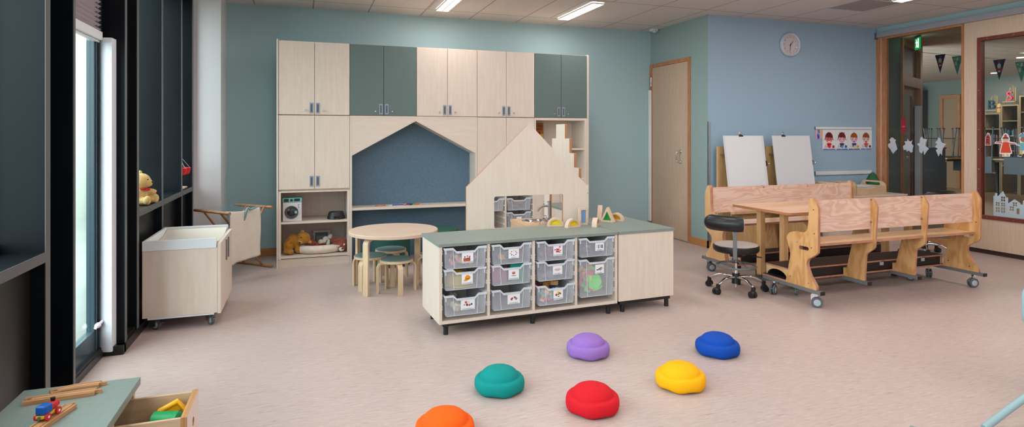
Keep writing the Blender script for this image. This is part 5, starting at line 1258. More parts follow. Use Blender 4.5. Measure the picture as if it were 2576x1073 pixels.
# ================================================================== ALONG THE BLUE WALL
def binder_clip(parent, T, name='clip'):
    m = MB(); m.plate([(-.032,-.012),(.032,-.012),(.026,.006),(-.026,.006)], -.014, .010, 'xz', T=T)
    m.tube([(-.012,-.004,.006),(-.012,-.006,.03),(-.006,-.006,.040),(.006,-.006,.040),(.012,-.006,.03),(.012,-.004,.006)], .0035, 8, T=T); m.cyl((-.016,-.002,.010), (.016,-.002,.010), .008, n=12, T=T)
    return part(m, name, CHROME, parent, smooth=40)
EASW = wood('easel_plywood', (218,182,130), (200,158,106), scale=5, stretch=(5,5,.8), rough=.5)
def easel(x, label):
    t = thing('painting_easel', label, 'easel', (x, 5.62, 0), 0, 'painting easels along the blue wall')
    part(MB().box(-.018, .555, .055, .073, 0, 1.19), 'rear_panel', EASW, t, smooth=0, bevel=.001)
    T = Matrix.Translation((0, -.02, 1.313)) @ Matrix.Rotation(R(-8.4), 4, 'X')
    part(MB().box(.012, .558, .007, .020, -1.30, -.02, T=T), 'front_panel', EASW, t, smooth=0, bevel=.001)
    part(MB().box(0, .57, -.006, .006, -.86, 0, T=T), 'board', BOARD, t, smooth=0, bevel=.001)
    part(MB().box(.0, .57, -.06, .006, -.90, -.862, T=T), 'paint_ledge', EASW, t, smooth=0, bevel=.002)
    if x < 5: part(MB().box(.020, .535, -.0075, -.0062, -.84, -.002, T=T), 'paper_sheet', PAPER, t, smooth=0)
    binder_clip(t, T @ Matrix.Translation((.24 if x < 5 else .16, 0, .0)))
    binder_clip(t, T @ Matrix.Translation((.57, 0, -.33)) @ Matrix.Rotation(PI/2, 4, 'Y'))
    part(MB().box(.02, .05, -.012, .055, 1.08, 1.10), 'hinge_bar', STEEL, t, smooth=0)
    return t
easel(4.549, 'white painting easel with a paper sheet, left one beside the wall corner')
easel(5.254, 'white painting easel with a bare board, right one beside the picture strip')
t = thing('wall_socket', 'white wall socket on the blue wall between the two easels', 'socket', (5.345, YC, 1.02))
part(MB().box(-.040, .040, -.010, 0, -.055, .055), 'plate', WHITE, t, smooth=0, bevel=.003); part(MB().lathe([(0,-.0105),(.020,-.0105),(.022,-.013),(.024,-.0105)], n=28, axis='y'), 'socket_ring', LGREY, t)
# clock
t = thing('wall_clock', 'round white wall clock high on the blue wall', 'clock', (5.664, YC, 2.436))
part(MB().lathe([(.0,-.002),(.140,-.002),(.146,-.012),(.146,-.036),(.138,-.048),(.124,-.044),(.121,-.030)], n=64, axis='y'), 'rim', pm('clock_rim', (206,208,222), .4), t, smooth=50)
fc = part(MB().lathe([(0,-.028),(.122,-.028)], n=64, axis='y'), 'face', pm('clock_face', (214,206,212), .6), t)
for h in range(1, 13):
    a = R(90-30*h); o = finish(MB().mesh(text_mesh(str(h), .026), T=Matrix.Translation((.098*math.cos(a), -.0285, .098*math.sin(a))) @ XZ), 'numeral', pm('clock_ink', (90,84,96), .6), smooth=0); o.parent = fc
def hand(ang, L, w, y): 
    a = R(90-ang); c, s = math.cos(a), math.sin(a)
    return MB().plate([(-.016*c+w*s,-.016*s-w*c),(L*c+w*.5*s,L*s-w*.5*c),(L*c-w*.5*s,L*s+w*.5*c),(-.016*c-w*s,-.016*s+w*c)], y-.001, y, 'xz')
part(hand(45, .058, .004, -.031), 'hour_hand', INK, t, smooth=0); part(hand(187, .088, .003, -.033), 'minute_hand', INK, t, smooth=0); part(hand(40, .10, .0012, -.035).cyl((0,-.036,0), (0,-.030,0), .006, n=14), 'second_hand', INK, t, smooth=0)
part(MB().lathe([(.122,-.040),(.09,-.047),(.05,-.050),(0,-.051)], n=48, axis='y'), 'cover_glass', glass('clock_glass'), t, smooth=180)
# magnetic strips and cards
t = thing('picture_rail', 'white picture rail on the blue wall holding the four emotion cards', 'rail', (6.078, YC, 1.409))
part(MB().box(0, .957, -.016, 0, -.014, .017), 'strip', WHITE, t, smooth=0, bevel=.002); part(MB().box(-.004, 0, -.018, 0, -.018, .019), 'end_cap', GREYST, t, smooth=0)
t = thing('picture_rail', 'empty white picture rail low on the blue wall above the wooden tray', 'rail', (6.078, YC, .84))
part(MB().box(0, .957, -.016, 0, -.014, .022), 'strip', WHITE, t, smooth=0, bevel=.002); part(MB().box(0, .957, -.020, 0, -.022, -.0145), 'lower_lip', WHITE, t, smooth=0); part(MB().box(-.004, 0, -.018, 0, -.022, .024), 'end_cap', GREYST, t, smooth=0)
SKIN = (240,206,200)
def card(x, w, label, word, hair, skin, shirt, dots, girl, mouth, dz=0):
    mats = [PAPER]; m = MB(); y = [-.0065]
    m.box(0, w, -.0065, -.0055, -.262+dz, -.001)
    def layer(c, *polys):
        mats.append(flatc('ink_%d_%d_%d' % tuple(c), tuple(c))); m.m = len(mats)-1
        y[0] -= .00035
        for p in polys: m.plate([(w/2+a, b) for a, b in p], y[0], y[0]+.0003, 'xz')
    zf = -.112
    layer((208,204,214), [(-w*.42,-.052),(w*.42,-.052),(w*.42,-.0505),(-w*.42,-.0505)])
    if girl: layer(hair, [(-.066,-.108),(-.050,-.098),(-.056,-.118),(-.084,-.142)], [(.066,-.108),(.050,-.098),(.056,-.118),(.084,-.142)])
    layer(hair, circle(0, zf+.012, .064, 28, .066) if girl else circle(0, zf+.016, .060, 28, .056))
    layer(skin, circle(0, zf-.008, .055, 28, .050), circle(-.058, zf-.008, .010, 10), circle(.058, zf-.008, .010, 10))
    if word == 'boos': layer((226,96,92), blob(0, zf, .036, 12, .030, seed=3))
    layer(hair, [(-.056,zf+.002),(-.046,zf+.018),(-.010,zf+.006),(.004,zf+.014),(.040,zf+.006),(.058,zf+.004),(.054,zf+.036),(.03,zf+.056),(-.03,zf+.056),(-.054,zf+.036)])
    layer((56,44,70), circle(-.030, zf-.012, .006, 12), circle(.030, zf-.012, .006, 12), [(-.036,zf+.001),(-.024,zf-.001),(-.024,zf+.001),(-.036,zf+.003)], [(.036,zf+.001),(.024,zf-.001),(.024,zf+.001),(.036,zf+.003)])
    layer((226,140,150), circle(-.034, zf-.028, .007, 10), circle(.034, zf-.028, .007, 10))
    if mouth == 'teeth': layer((244,240,244), rrect(-.020,.020,zf-.052,zf-.036,.004))
    elif mouth == 'sad': layer((140,70,80), [(.018*math.cos(R(a)), zf-.046+.008*math.sin(R(a))) for a in range(0,181,20)] + [(.016*math.cos(R(a)), zf-.0475+.008*math.sin(R(a))) for a in range(180,-1,-20)])
    elif mouth == 'smile': layer((170,40,60), [(.016*math.cos(R(a)), zf-.034+.014*math.sin(R(a))) for a in range(180,361,20)])
    else: layer((150,30,50), circle(0, zf-.046, .010, 14, .014))
    layer(shirt, [(-.034,-.176),(-.014,-.170),(0,-.176),(.014,-.170),(.034,-.176),(.038,-.192),(.026,-.196),(.028,-.222),(-.028,-.222),(-.026,-.196),(-.038,-.192)])
    layer(SKIN, circle(-.046,-.192,.010,8,.016), circle(.046,-.192,.010,8,.016))
    for k, c in enumerate(dots): layer(c, circle((k-1)*w*.29+.006, -.218, .0185, 20))
    layer((28,92,178), [(-w*.46,-.256),(w*.46,-.256),(w*.46,-.246),(-w*.46,-.246)])
    layer((170,120,150), [(-.02,-.256),(.006,-.256),(.006,-.246),(-.02,-.246)])
    t = thing('picture_card', label, 'card', (x, YC-.0005, 1.392), 0, 'emotion cards on the picture rail')
    part(m, 'card', mats, t, smooth=0)
    part(MB().mesh(text_mesh(word, .026), T=Matrix.Translation((w/2, -.0072, -.036)) @ XZ), 'lettering', pm('pencil_grey', (120,116,130), .7), t, smooth=0)
card(6.200, .218, 'emotion card of an angry red-faced girl, first on the left', 'boos', (98,34,30), (226,130,140), (206,20,36), [(236,176,214),(226,40,80),(190,30,50)], True, 'teeth')
card(6.420, .208, 'emotion card of a sad girl in a grey top, second from the left', 'verdrietig', (112,38,32), (228,180,196), (70,66,78), [(206,206,232),(84,150,216),(20,90,190)], True, 'sad', .003)
card(6.630, .206, 'emotion card of a smiling boy in a blue shirt, third from the left', 'blij', (166,82,26), (232,188,206), (24,74,170), [(228,214,206),(244,196,90),(240,166,50)], False, 'smile', .004)
card(6.838, .208, 'emotion card of a scared boy in an orange shirt, last on the right', 'bang', (150,78,26), (226,188,184), (226,80,32), [(206,202,214),(134,136,156),(80,76,90)], False, 'open', .001)
m = MB(); mats = [flatc('dr_pink',(236,170,196))]; m.box(0,.106,-.0065,-.0055,-.122,-.001)
for c, p in (((70,150,160),[(.03,0),(.07,0),(.075,-.04),(.04,-.05)]), ((236,180,140),[(.065,0),(.10,0),(.10,-.11),(.07,-.11),(.075,-.05)]), ((30,90,190),[(.035,-.04),(.06,-.06),(.066,-.112),(.03,-.118),(.022,-.07)]), ((120,170,220),[(.03,-.02),(.045,-.035),(.05,-.08),(.035,-.06)])):
    mats.append(flatc('dr_%d_%d_%d' % c, c)); m.m = len(mats)-1; m.plate(p, -.007-.0003*len(mats), -.0067-.0003*len(mats), 'xz')
solo(m, 'child_picture', mats, 'small colourful child drawing under the left end of the picture rail', 'drawing', (6.088, YC-.0005, 1.392), smooth=0)
# low cabinet with carry trays behind the far bench
t = thing('side_cabinet', 'low birch cabinet behind the far bench carrying two wooden trays', 'cabinet', (6.22, 5.42, 0))
part(MB().box(-.34, .72, -.22, .23, 0, .585), 'carcass', BIRCH, t, smooth=0, bevel=.001); part(MB().box(-.35, .73, -.23, .23, .585, .603), 'worktop', BIRCHX, t, smooth=0, bevel=.001)
TW = wood('tray_ply', (214,184,150), (196,162,126), scale=5, stretch=(1,5,5), rough=.5)
def carry(loc, label, w=.475):
    t = thing('carry_tray', label, 'tray', loc, 0, 'wooden carry trays on the side cabinet')
    h = w/2
    part(MB().box(-h+.012,h-.012,-.16,.16,0,.010), 'base', TW, t, smooth=0)
    part(MB().box(-h+.0125,h-.0125,-.172,-.160,.0,.088), 'front_board', TW, t, smooth=0, bevel=.002)
    part(MB().box(-h+.0125,h-.0125,.160,.172,.0,.088), 'back_board', TW, t, smooth=0, bevel=.002)
    for s in (-1, 1):
        o = round_poly([(-.175,0),(.175,0),(.175,.10),(.13,.16),(-.13,.16),(-.175,.12)], [.003,.003,.03,.05,.03,.02])
        part(MB().plate(o, s*(h-.006)-.006, s*(h-.006)+.006, 'yz', holes=[rrect(-.10,.10,.105,.140,.016)], em=1, hm=1), 'handle_board', [TW, EASW], t, smooth=40)
    return t
carry((6.41, 5.41, .6035), 'wooden carry tray with a handle board and notebook, right one beside the timber post')
carry((6.02, 5.41, .6035), 'wooden carry tray mostly hidden behind the second easel and the bench', .29)
t = thing('notebook', 'spiral notebook lying in the right-hand carry tray', 'notebook', (6.42, 5.41, .6935), 0)
part(MB().box(-.15,.15,-.09,.09,0,.012), 'pages', PAPER, t, smooth=0, bevel=.001)
m = MB()
for k in range(18): m.tube([(-.14+.0165*k+.004*math.cos(a), -.09, .006+.009*math.sin(a)) for a in [2*PI*j/10 for j in range(10)]], .001, 5, closed=True)
part(m, 'spiral', STEEL, t)
stuff(MB().box(-.16,.16,-.10,.10,0,.074), 'paper_pile', PAPER, 'pile of papers in the right-hand carry tray', 'papers', (6.41, 5.41, .615), 0, smooth=0)
t = thing('cloth_bag', 'dark green cloth bag behind the right-hand carry tray', 'bag', (6.80, 5.54, .6035))
part(MB().lathe([(0,0),(.085,.002),(.095,.05),(.075,.14),(.035,.22),(.014,.245),(0,.248)], n=24, wob=lambda r, z, th, j: (r*(1+.14*math.sin(5*th+j)), z)), 'bag_body', pm('bag_green', (44,92,56), .9, noise=.2, nscale=14), t, smooth=180)
part(MB().tube([(.016*math.cos(2*PI*k/16), .016*math.sin(2*PI*k/16), .232) for k in range(16)], .004, 6, closed=True), 'drawstring', flatc('bag_cord', (30,66,42)), t)

# ================================================================== ON AND BEHIND THE GLASS
WG = XR+.0195
def gl(name, label, cat, polys, y, z, holes=None, group=None, s=1.0):
    # paper/foil cut-out stuck to the room side of a pane, facing the room (-x): polygons given as (along -y, z)
    t = thing(name, label, cat, (WG, y, z), -PI/2, group); t.scale = (s, 1, s)
    m = MB(); mats = []
    for i, (c, p) in enumerate(polys):
        mats.append(c if not isinstance(c, tuple) else flatc('cut_%d_%d_%d' % c, c)); m.m = len(mats)-1
        ps = p if isinstance(p[0], list) else [p]
        for q in ps: m.plate(q, -.0008*(i+1)-.0004, -.0008*i-.0004, 'xz', holes=(holes if (i == 0 and holes) else ()))
    part(m, name+'_sheet', mats, t, smooth=0)
    return t
FOIL = pm('silver_foil', (226,227,232), .25, metal=.55, bump=1.0, bscale=22)
for i, (y, z, sd_, lb) in enumerate(((5.555,1.19,41,'crumpled silver foil patch on the glass, leftmost of four'), (5.345,1.19,42,'crumpled silver foil patch on the glass, second of four'), (5.16,1.19,43,'crumpled silver foil patch on the glass, third of four'), (4.955,1.19,44,'crumpled silver foil patch on the glass, rightmost of four'))):
    rd = random.Random(sd_); o = [(.075*rd.uniform(.35,1.15)*math.cos(2*PI*k/17), .12*rd.uniform(.45,1.1)*math.sin(2*PI*k/17)) for k in range(17)]; gl('foil_patch', lb, 'foil', [(FOIL, o)], y, z, group='silver foil patches on the glass')
gl('lantern_sticker', 'red paper lantern cut-out on the first pane', 'paper', [((150,34,44), [(0,.12),(.012,.10),(.03,.08),(.026,.05),(.036,.02),(.036,-.04),(.024,-.07),(.01,-.085),(.014,-.11),(-.014,-.11),(-.01,-.085),(-.024,-.07),(-.036,-.04),(-.036,.02),(-.026,.05),(-.03,.08),(-.012,.10)]), ((190,90,90), [(-.02,.0),(.02,.0),(.02,-.02),(-.02,-.02)])], 5.41, 1.44)
# paper house row at the foot of the second pane
WINH = []
def cross(x, z, w, h): 
    g = .004
    return [[(x,z),(x+w/2-g,z),(x+w/2-g,z+h/2-g),(x,z+h/2-g)], [(x+w/2+g,z),(x+w,z),(x+w,z+h/2-g),(x+w/2+g,z+h/2-g)], [(x,z+h/2+g),(x+w/2-g,z+h/2+g),(x+w/2-g,z+h),(x,z+h)], [(x+w/2+g,z+h/2+g),(x+w,z+h/2+g),(x+w,z+h),(x+w/2+g,z+h)]]
hs = []
for (x, z, w, h) in ((.03,.06,.05,.07),(.03,.15,.05,.05),(.10,.055,.05,.08),(.10,.15,.05,.05),(.10,.22,.05,.07),(.21,.10,.05,.06),(.25,.17,.05,.05),(.40,.07,.05,.09),(.40,.17,.05,.07),(.48,.07,.05,.09),(.48,.17,.05,.07),(.60,.06,.05,.08)): hs += cross(x, z, w, h)
hs.append([(.295,.06),(.33,.06),(.33,.14),(.295,.14)])
silh = [(0,0),(.70,0),(.70,.17),(.655,.215),(.62,.19),(.59,.19),(.59,.26),(.565,.26),(.565,.33),(.54,.33),(.54,.29),(.48,.335),(.37,.25),(.37,.20),(.34,.20),(.34,.22),(.27,.265),(.19,.20),(.19,.28),(.165,.28),(.125,.37),(.06,.29),(.05,.29),(.05,.33),(.02,.33),(.02,.29),(0,.29)]
gl('house_row', 'silver grey paper row of gabled houses along the foot of the second pane', 'paper', [(pm('house_paper', (176,188,196), .55, noise=.06, nscale=120), silh)], 4.375, .432, holes=hs, s=.76)
BRK = [[(-.016+a*.014, z),(-.006+a*.014, z),(-.006+a*.014, z+.02),(-.016+a*.014, z+.02)] for a in (-.6,.4,1.2) for z in (-.055,-.02,.02)]
gl('house_sticker', 'small red brick canal house cut-out at the top left of the second pane', 'paper', [((226,206,200), [(-.042,-.095),(.042,-.095),(.036,.03),(.02,.055),(.02,.075),(.0,.10),(-.02,.075),(-.02,.055),(-.036,.03)]), ((160,70,66), [(-.036,-.088),(.036,-.088),(.030,.03),(.015,.052),(.0,.088),(-.015,.052),(-.030,.03)]), ((96,32,34), BRK)], 4.43, 1.275, s=.74)
OL = (228,226,232)
gl('paper_doll', 'paper cut-out doll in a long orange-red coat with arms spread', 'paper', [
    (OL, [(-.145,.045),(-.13,.058),(-.05,.055),(-.06,.10),(-.025,.17),(.0,.185),(.03,.165),(.055,.10),(.05,.06),(.14,.04),(.145,.02),(.055,.02),(.085,-.11),(.06,-.125),(.055,-.16),(-.05,-.165),(-.045,-.125),(-.085,-.12),(-.055,.02),(-.14,.03)]),
    ((214,74,44), [[(-.13,.048),(-.045,.048),(-.04,.03),(-.13,.036)], [(.13,.032),(.045,.045),(.045,.025),(.13,.024)], [(-.035,.05),(.04,.05),(.072,-.105),(-.070,-.108)]]),
    ((214,180,160), circle(0, .085, .042, 18, .036)), ((196,64,54), [(-.022,.115),(.024,.115),(.018,.15),(.0,.17),(-.018,.15)]),
    ((96,60,40), [[(-.04,.10),(.042,.10),(.036,.122),(-.034,.122)]]), ((60,44,40), [circle(-.014,.086,.004,8), circle(.016,.086,.004,8)]),
    ((214,176,84), [[(-.035,-.125),(-.01,-.125),(-.012,-.152),(-.045,-.152)], [(.012,-.125),(.036,-.125),(.046,-.15),(.014,-.152)]])], 4.255, 1.205, s=.74)
gl('paper_doll', 'paper cut-out doll in a blue coat and cap at the right edge of the picture', 'paper', [
    (OL, [(-.10,.0),(-.095,.018),(-.045,.022),(-.055,.10),(-.06,.15),(-.02,.185),(.045,.18),(.075,.15),(.06,.06),(.10,.0),(.07,-.02),(.075,-.11),(.08,-.165),(.02,-.165),(.02,-.12),(-.01,-.12),(-.03,-.165),(-.08,-.16),(-.05,-.12),(-.05,-.01)]),
    ((112,168,180), [(-.045,.035),(.052,.035),(.056,-.075),(-.048,-.075)]), ((112,168,180), [[(-.09,.006),(-.04,.03),(-.04,.005),(-.088,.0)], [(.088,.0),(.045,.035),(.05,.0),(.08,-.012)]]),
    ((150,104,80), circle(.004, .085, .046, 18, .042)), ((100,150,176), [(-.052,.118),(.064,.118),(.066,.148),(.03,.165),(-.03,.165),(-.054,.145)]), ((176,64,84), circle(-.012, .172, .012, 10)),
    ((214,176,84), [[(-.04,-.076),(-.012,-.076),(-.018,-.13),(-.05,-.13)], [(.02,-.076),(.05,-.076),(.055,-.13),(.024,-.13)]]),
    ((50,44,50), [[(-.02,-.13),(-.05,-.13),(-.065,-.152),(-.022,-.152)], [(.024,-.13),(.055,-.13),(.066,-.152),(.026,-.152)]])], 4.085, 1.21, s=.74)
# exit sign
t = thing('exit_sign', 'green lit emergency exit sign hanging from the hall ceiling', 'sign', (8.23, 6.0, 2.733), R(50))
part(MB().box(-.10,.10,-.015,.015,-.03,-.001), 'mount', pm('sign_grey', (120,124,122), .5), t, smooth=0)
part(MB().box(-.11,.11,-.010,.010,-.19,-.03), 'panel', pm('exit_green', (20,150,80), .4, emit=(20,190,90), estr=.6), t, smooth=0)
WL = pm('exit_white', (240,255,246), .4, emit=(225,255,240), estr=3.0)
man = [circle(.026,-.058,.010,12), [(.0,-.075),(.035,-.072),(.03,-.108),(.012,-.108)], [(.012,-.106),(.026,-.106),(.046,-.165),(.034,-.168)], [(.012,-.106),(.022,-.112),(-.012,-.165),(-.022,-.158)], [(.0,-.075),(.006,-.085),(-.022,-.108),(-.028,-.100)], [(.034,-.074),(.032,-.084),(.058,-.100),(.062,-.092)]]
m = MB()
for s in (-1, 1):
    for p in man: m.plate(p, s*.011-.0008, s*.011+.0008, 'xz')
    m.plate([(-.085,-.175),(-.045,-.175),(-.045,-.045),(-.085,-.045)], s*.011-.0008, s*.011+.0008, 'xz')
part(m, 'pictogram', WL, t, smooth=0)
# bunting: each pennant hangs on the string
solo(MB().tube([(8.8065, 6.75-.235*k, 2.66-.052*k if k < 8 else 2.27) for k in range(9)], .003, 6), 'bunting_string', pm('string_white', (206,190,176), .8), 'pale bunting string across the hall behind the glass', 'string')
NAVY = flatc('pennant_navy', (38,52,84)); PTEAL = flatc('pennant_teal', (96,160,146))
for i, (y, z, kind, lb) in enumerate(((6.08,2.503,0,'navy bunting pennant with a red motif, leftmost behind the first pane'), (5.84,2.452,1,'teal bunting pennant with a letter, right one behind the first pane'), (5.30,2.335,0,'navy bunting pennant with a red motif, left one behind the second pane'), (5.04,2.278,1,'teal bunting pennant with a letter, right one behind the second pane'))):
    t = thing('hanging_pennant', lb, 'pennant', (8.80, y, z), -PI/2, 'bunting pennants in the hall')
    z_ = .03 if i < 2 else .03
    part(MB().plate([(-.075,0),(.075,0),(0,-.27)], -.0015, .0015, 'xz'), 'cloth', PTEAL if kind else NAVY, t, smooth=0)
    if kind:
        part(MB().mesh(text_mesh('S', .07), T=Matrix.Translation((.022,-.0022,-.095)) @ XZ), 'letter', INK, t, smooth=0)
        part(MB().plate(blob(-.018,-.11,.016,8,.034,seed=51), -.0024, -.0016, 'xz').plate(blob(-.04,-.035,.012,6,seed=52), -.0024, -.0016, 'xz').plate([(-.004,-.02),(.014,-.02),(.014,-.06),(-.014,-.065)], -.0024, -.0016, 'xz'), 'motif', flatc('pennant_pale', (200,200,196)), t, smooth=0)
    else:
        part(MB().plate(blob(0,-.035,.020,8,.026,seed=53), -.0024, -.0016, 'xz').plate([(-.034,-.10),(.034,-.10),(.028,-.17),(-.022,-.17)], -.0024, -.0016, 'xz'), 'motif', flatc('pennant_red', (170,50,56)), t, smooth=0)
        part(MB().plate(circle(0,-.085,.022,14,.034), -.0034, -.0026, 'xz').plate(circle(0,-.158,.016,10,.012), -.0034, -.0026, 'xz'), 'motif', flatc('pennant_white', (208,200,204)), t, smooth=0)
# hall furniture
t = thing('grey_screen', 'dark grey low cupboard in the hall seen through the first pane', 'cupboard', (10.05, 7.20, 0), -.33)
part(MB().box(-.24,.24,-.15,.15,.04,1.10), 'body', pm('screen_grey', (74,74,80), .6), t, smooth=0); part(MB().box(-.23,.23,-.14,.14,0,.04), 'plinth', BLKPL, t, smooth=0); part(MB().box(-.25,.25,-.16,.16,1.10,1.12), 'top', pm('screen_top', (84,84,90), .6), t, smooth=0)
HT = wood('hall_table_top', (186,142,104), (168,122,86), scale=5, stretch=(5,1,5), rough=.4)
HLEG = pm('hall_leg', (96,100,106), .45, metal=.4)
def hall_table(loc, hx, hy, label):
    t = thing('hall_table', label, 'table', loc)
    part(MB().box(-hx,hx,-hy,hy,.835,.865), 'tabletop', HT, t, smooth=0)
    part(MB().box(-hx+.03,hx-.03,-hy+.03,hy-.03,.79,.834), 'apron', pm('hall_apron', (52,50,54), .5), t, smooth=0)
    for sx in (-1,1):
        for sy in (-1,1): part(MB().cyl((sx*(hx-.08), sy*(hy-.10), 0), (sx*(hx-.08), sy*(hy-.10), .775), .03, n=14), 'leg', pm('hall_table_leg', (60,62,66), .5), t)
hall_table((13.0, 9.1, 0), .42, .55, 'tall hall table under upturned chairs, behind the first pane')
hall_table((13.5, 7.75, 0), .42, .72, 'tall hall table under upturned chairs, behind the second pane')
def hall_chair(loc, rz, label):
    t = thing('upturned_chair', label, 'chair', loc, rz, 'upturned chairs on the hall tables')
    part(MB().box(-.19,.19,-.19,.19,.004,.022), 'seat', pm('hall_chair_seat', (66,78,92), .5), t, smooth=0)
    part(MB().box(-.18,.18,.191,.206,-.30,.02), 'backrest', pm('hall_chair_seat', (66,78,92), .5), t, smooth=0)
    for sx in (-1,1):
        for sy in (-1,1):
            l = part(MB().cyl((sx*.15, sy*.15, .023), (sx*.20, sy*.20, .60), .013, n=10), 'leg', HLEG, t)
            o = finish(MB().cyl((sx*.20, sy*.20, .60), (sx*.202, sy*.202, .625), .017, n=10), 'glide', BLKPL); o.parent = l
    part(MB().cyl((-.18,-.18,.40), (-.18,.18,.40), .009, n=8).cyl((.18,-.18,.40), (.18,.18,.40), .009, n=8), 'side_rail', HLEG, t)
    return t
hc = hall_chair((12.76, 9.40, .8655), PI/2, 'upturned grey chair, left one at the back behind the first pane')
for (x, y, rz, lb) in ((12.76, 8.82, PI/2, 'upturned grey chair, left one at the front behind the first pane'), (13.24, 9.40, -PI/2, 'upturned grey chair, second row at the back behind the first pane'), (13.24, 8.82, -PI/2, 'upturned grey chair, second row at the front behind the first pane'),
                       (13.26, 8.18, PI/2, 'upturned grey chair, left one behind the second pane'), (13.26, 7.60, PI/2, 'upturned grey chair, middle one behind the second pane'), (13.74, 7.92, -PI/2, 'upturned grey chair, back one behind the second pane')):
    dup(hc, (x, y, .8655), rz, lb)
SHB = wood('hall_shelf_birch', (166,146,120), (150,130,104), scale=5, stretch=(5,5,.8), rough=.5)
SHD = pm('hall_shelf_dark', (70,64,62), .7)
def shelf_unit(y0, y1, zt, label):
    t = thing('hall_bookcase', label, 'bookcase', (15.3, (y0+y1)/2, 0), 0, 'stepped bookcases on the far hall wall')
    h = (y1-y0)/2
    m = MB(); m.box(-.18,.18,-h,-h+.03,0,zt).box(-.18,.18,h-.03,h,0,zt).box(-.18,.18,-h+.03,h-.03,zt-.03,zt)
    part(m, 'case', SHB, t, smooth=0); part(MB().box(.16,.18,-h+.03,h-.03,.03,zt-.03), 'back_board', SHD, t, smooth=0)
    for z in (zt-.36, zt-.70, zt-1.04, zt-1.38): part(MB().box(-.17,.16,-h+.03,h-.03,z-.02,z), 'shelf', SHB, t, smooth=0)
    return t
shelf_unit(9.08, 9.44, 1.85, 'lowest of the stepped bookcases in the hall, under the navy letter B')
shelf_unit(8.71, 9.075, 2.03, 'middle of the stepped bookcases in the hall, under the pink letter S')
shelf_unit(8.20, 8.705, 2.22, 'tallest of the stepped bookcases in the hall, at the picture edge')
for (y, z, c, n, h, tilt) in ((9.392,1.1505,(150,150,160),'grey',.22,.25), (9.30,1.1505,(120,110,110),'brown',.2,.0), (9.24,1.1505,(90,96,110),'slate blue',.21,0), (9.18,1.1505,(110,80,80),'maroon',.2,0)):
    t = thing('hall_book', n+' book on a shelf of the lowest stepped bookcase', 'book', (15.22, y, z+.01*tilt*8), 0, 'books in the lowest stepped bookcase')
    T = Matrix.Rotation(tilt, 4, 'X'); part(MB().box(-.07,.07,-.018,.018,0,h,T=T), 'cover', flatc('hbook_'+n, c), t, smooth=0); part(MB().box(-.0715,-.07,-.014,.014,.01,h-.01,T=T), 'spine', flatc('hbook_sp_'+n, tuple(min(255,x+30) for x in c)), t, smooth=0)
for (y, c, n) in ((8.96,(70,96,130),'dark blue'), (8.86,(100,130,140),'grey blue'), (8.79,(60,70,90),'navy')):
    solo(MB().lathe([(0,0),(.035,.002),(.038,.10),(.03,.115),(.032,.13),(0,.132)], n=16), 'hall_jar', flatc('jar_'+n, c, .3), n+' jar on a shelf of the middle stepped bookcase', 'jar', (15.20, y, 1.3305))
STK = wood('stick_wood', (206,168,110), (186,144,90), scale=6, stretch=(3,3,3), rough=.5)
def letter(ch, c, y, z, size, lb):
    e = thing('mini_easel', 'small wooden easel holding the %s letter %s on the stepped bookcase' % (lb, ch), 'easel', (15.24, y, z))
    part(MB().cyl((-.06,-.11,0), (.04,-.05,.40), .008, n=8).cyl((-.06,.11,0), (.04,.05,.40), .008, n=8).cyl((.09,0,0), (.045,0,.44), .008, n=8), 'sticks', STK, e); part(MB().box(-.11,-.04,-.13,.13,.06,.075), 'ledge', STK, e, smooth=0)
    me = text_mesh(ch, size, .025)
    m = MB(); m.mesh(me, T=Matrix.Translation((0,0,size*.37)) @ Matrix.Rotation(-PI/2, 4, 'Z') @ XZ)
    o = solo(m, 'cushion_letter', pm('letter_'+lb.replace(' ', '_'), c, .7), 'padded %s letter %s on a small easel above the stepped bookcase' % (lb, ch), 'letter', (15.24-.07, y, z+.0755), smooth=60)
    b = o.modifiers.new('bevel', 'BEVEL'); b.width = .012; b.segments = 3; b.limit_method = 'ANGLE'
letter('B', (44,74,92), 9.30, 1.8505, .30, 'navy'); letter('S', (206,70,100), 8.92, 2.0305, .30, 'pink'); letter('O', (92,76,150), 8.50, 2.2205, .30, 'purple')
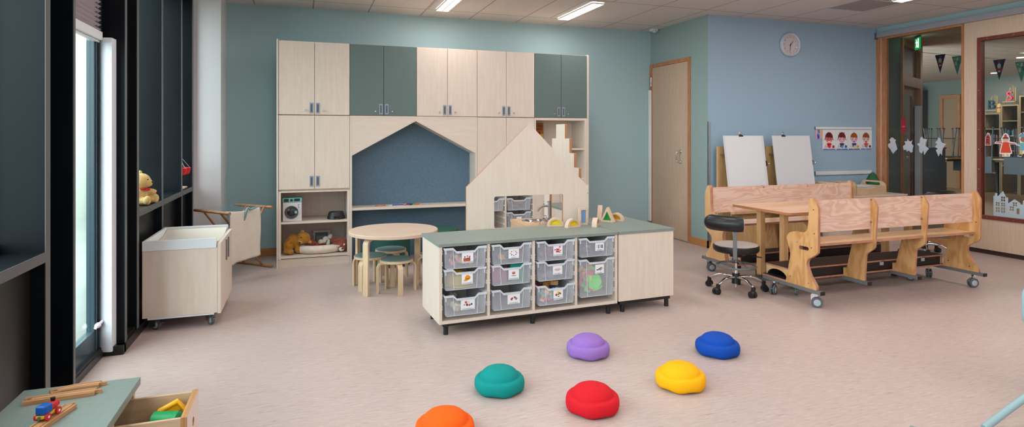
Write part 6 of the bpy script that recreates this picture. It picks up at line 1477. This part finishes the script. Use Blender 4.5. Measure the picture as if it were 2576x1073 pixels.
t = thing('rag_doll', 'small rag doll with yellow hair beside the navy letter B', 'doll', (15.16, 9.135, 1.8505))
part(MB().lathe([(0,0),(.05,.004),(.035,.10),(.0,.12)], n=16), 'dress', flatc('doll_dress', (196,150,90)), t, smooth=60); part(MB().ball((0,0,.15), .04), 'head', flatc('doll_skin', (206,184,166)), t); part(MB().ball((.004,0,.180), (.042,.044,.03)).ball((0,0,.205), .016), 'hair', flatc('doll_yellow', (214,170,60)), t)

# ================================================================== BOTTOM RIGHT CORNER
PB = pm('pale_blue_plastic', (142,170,176), .45, spec=.5)
t = thing('child_chair', 'pale blue child chair cut off by the right edge of the picture', 'chair', (3.478, 1.778, 0))
part(MB().plate(rrect(-.10, .22, -.17, .17, .06), .30, .318, 'xy'), 'seat', PB, t, smooth=40, bevel=.004)
m = MB(); m.plate(round_poly([(-.085,.36),(.22,.36),(.22,.555),(-.085,.555)], [.05,.05,.06,.06]), .15, .166, 'xz'); part(m, 'backrest', PB, t, smooth=40, bevel=.005)
part(MB().tube([(-.06,-.10,.30),(-.26,-.055,.20),(-.48,-.025,.09),(-.645,-.012,.016)], .0155, 12), 'leg', PB, t); part(MB().tube([(.20,-.14,.30),(.26,-.20,.012)], .0155, 12), 'leg', PB, t); part(MB().tube([(-.06,.14,.30),(-.07,.158,.45),(-.06,.158,.50)], .010, 10).tube([(-.0,.14,.30),(.06,.18,.012)], .0155, 12), 'leg', PB, t); part(MB().tube([(.20,.14,.30),(.20,.158,.50)], .010, 10).tube([(.20,.14,.30),(.26,.20,.012)], .0155, 12), 'leg', PB, t)
t = thing('side_table', 'small table whose sage green corner shows at the bottom right edge', 'table', (1.585, .955, 0), -.339+PI/4)
part(MB().box(-.225,.225,-.225,.225,.43,.45), 'tabletop', SAGET, t, smooth=0, bevel=.002)
for sx in (-1,1):
    for sy in (-1,1): part(MB().box(sx*.19-.02, sx*.19+.02, sy*.19-.02, sy*.19+.02, 0, .43), 'leg', LEGW, t, smooth=0, bevel=.002)
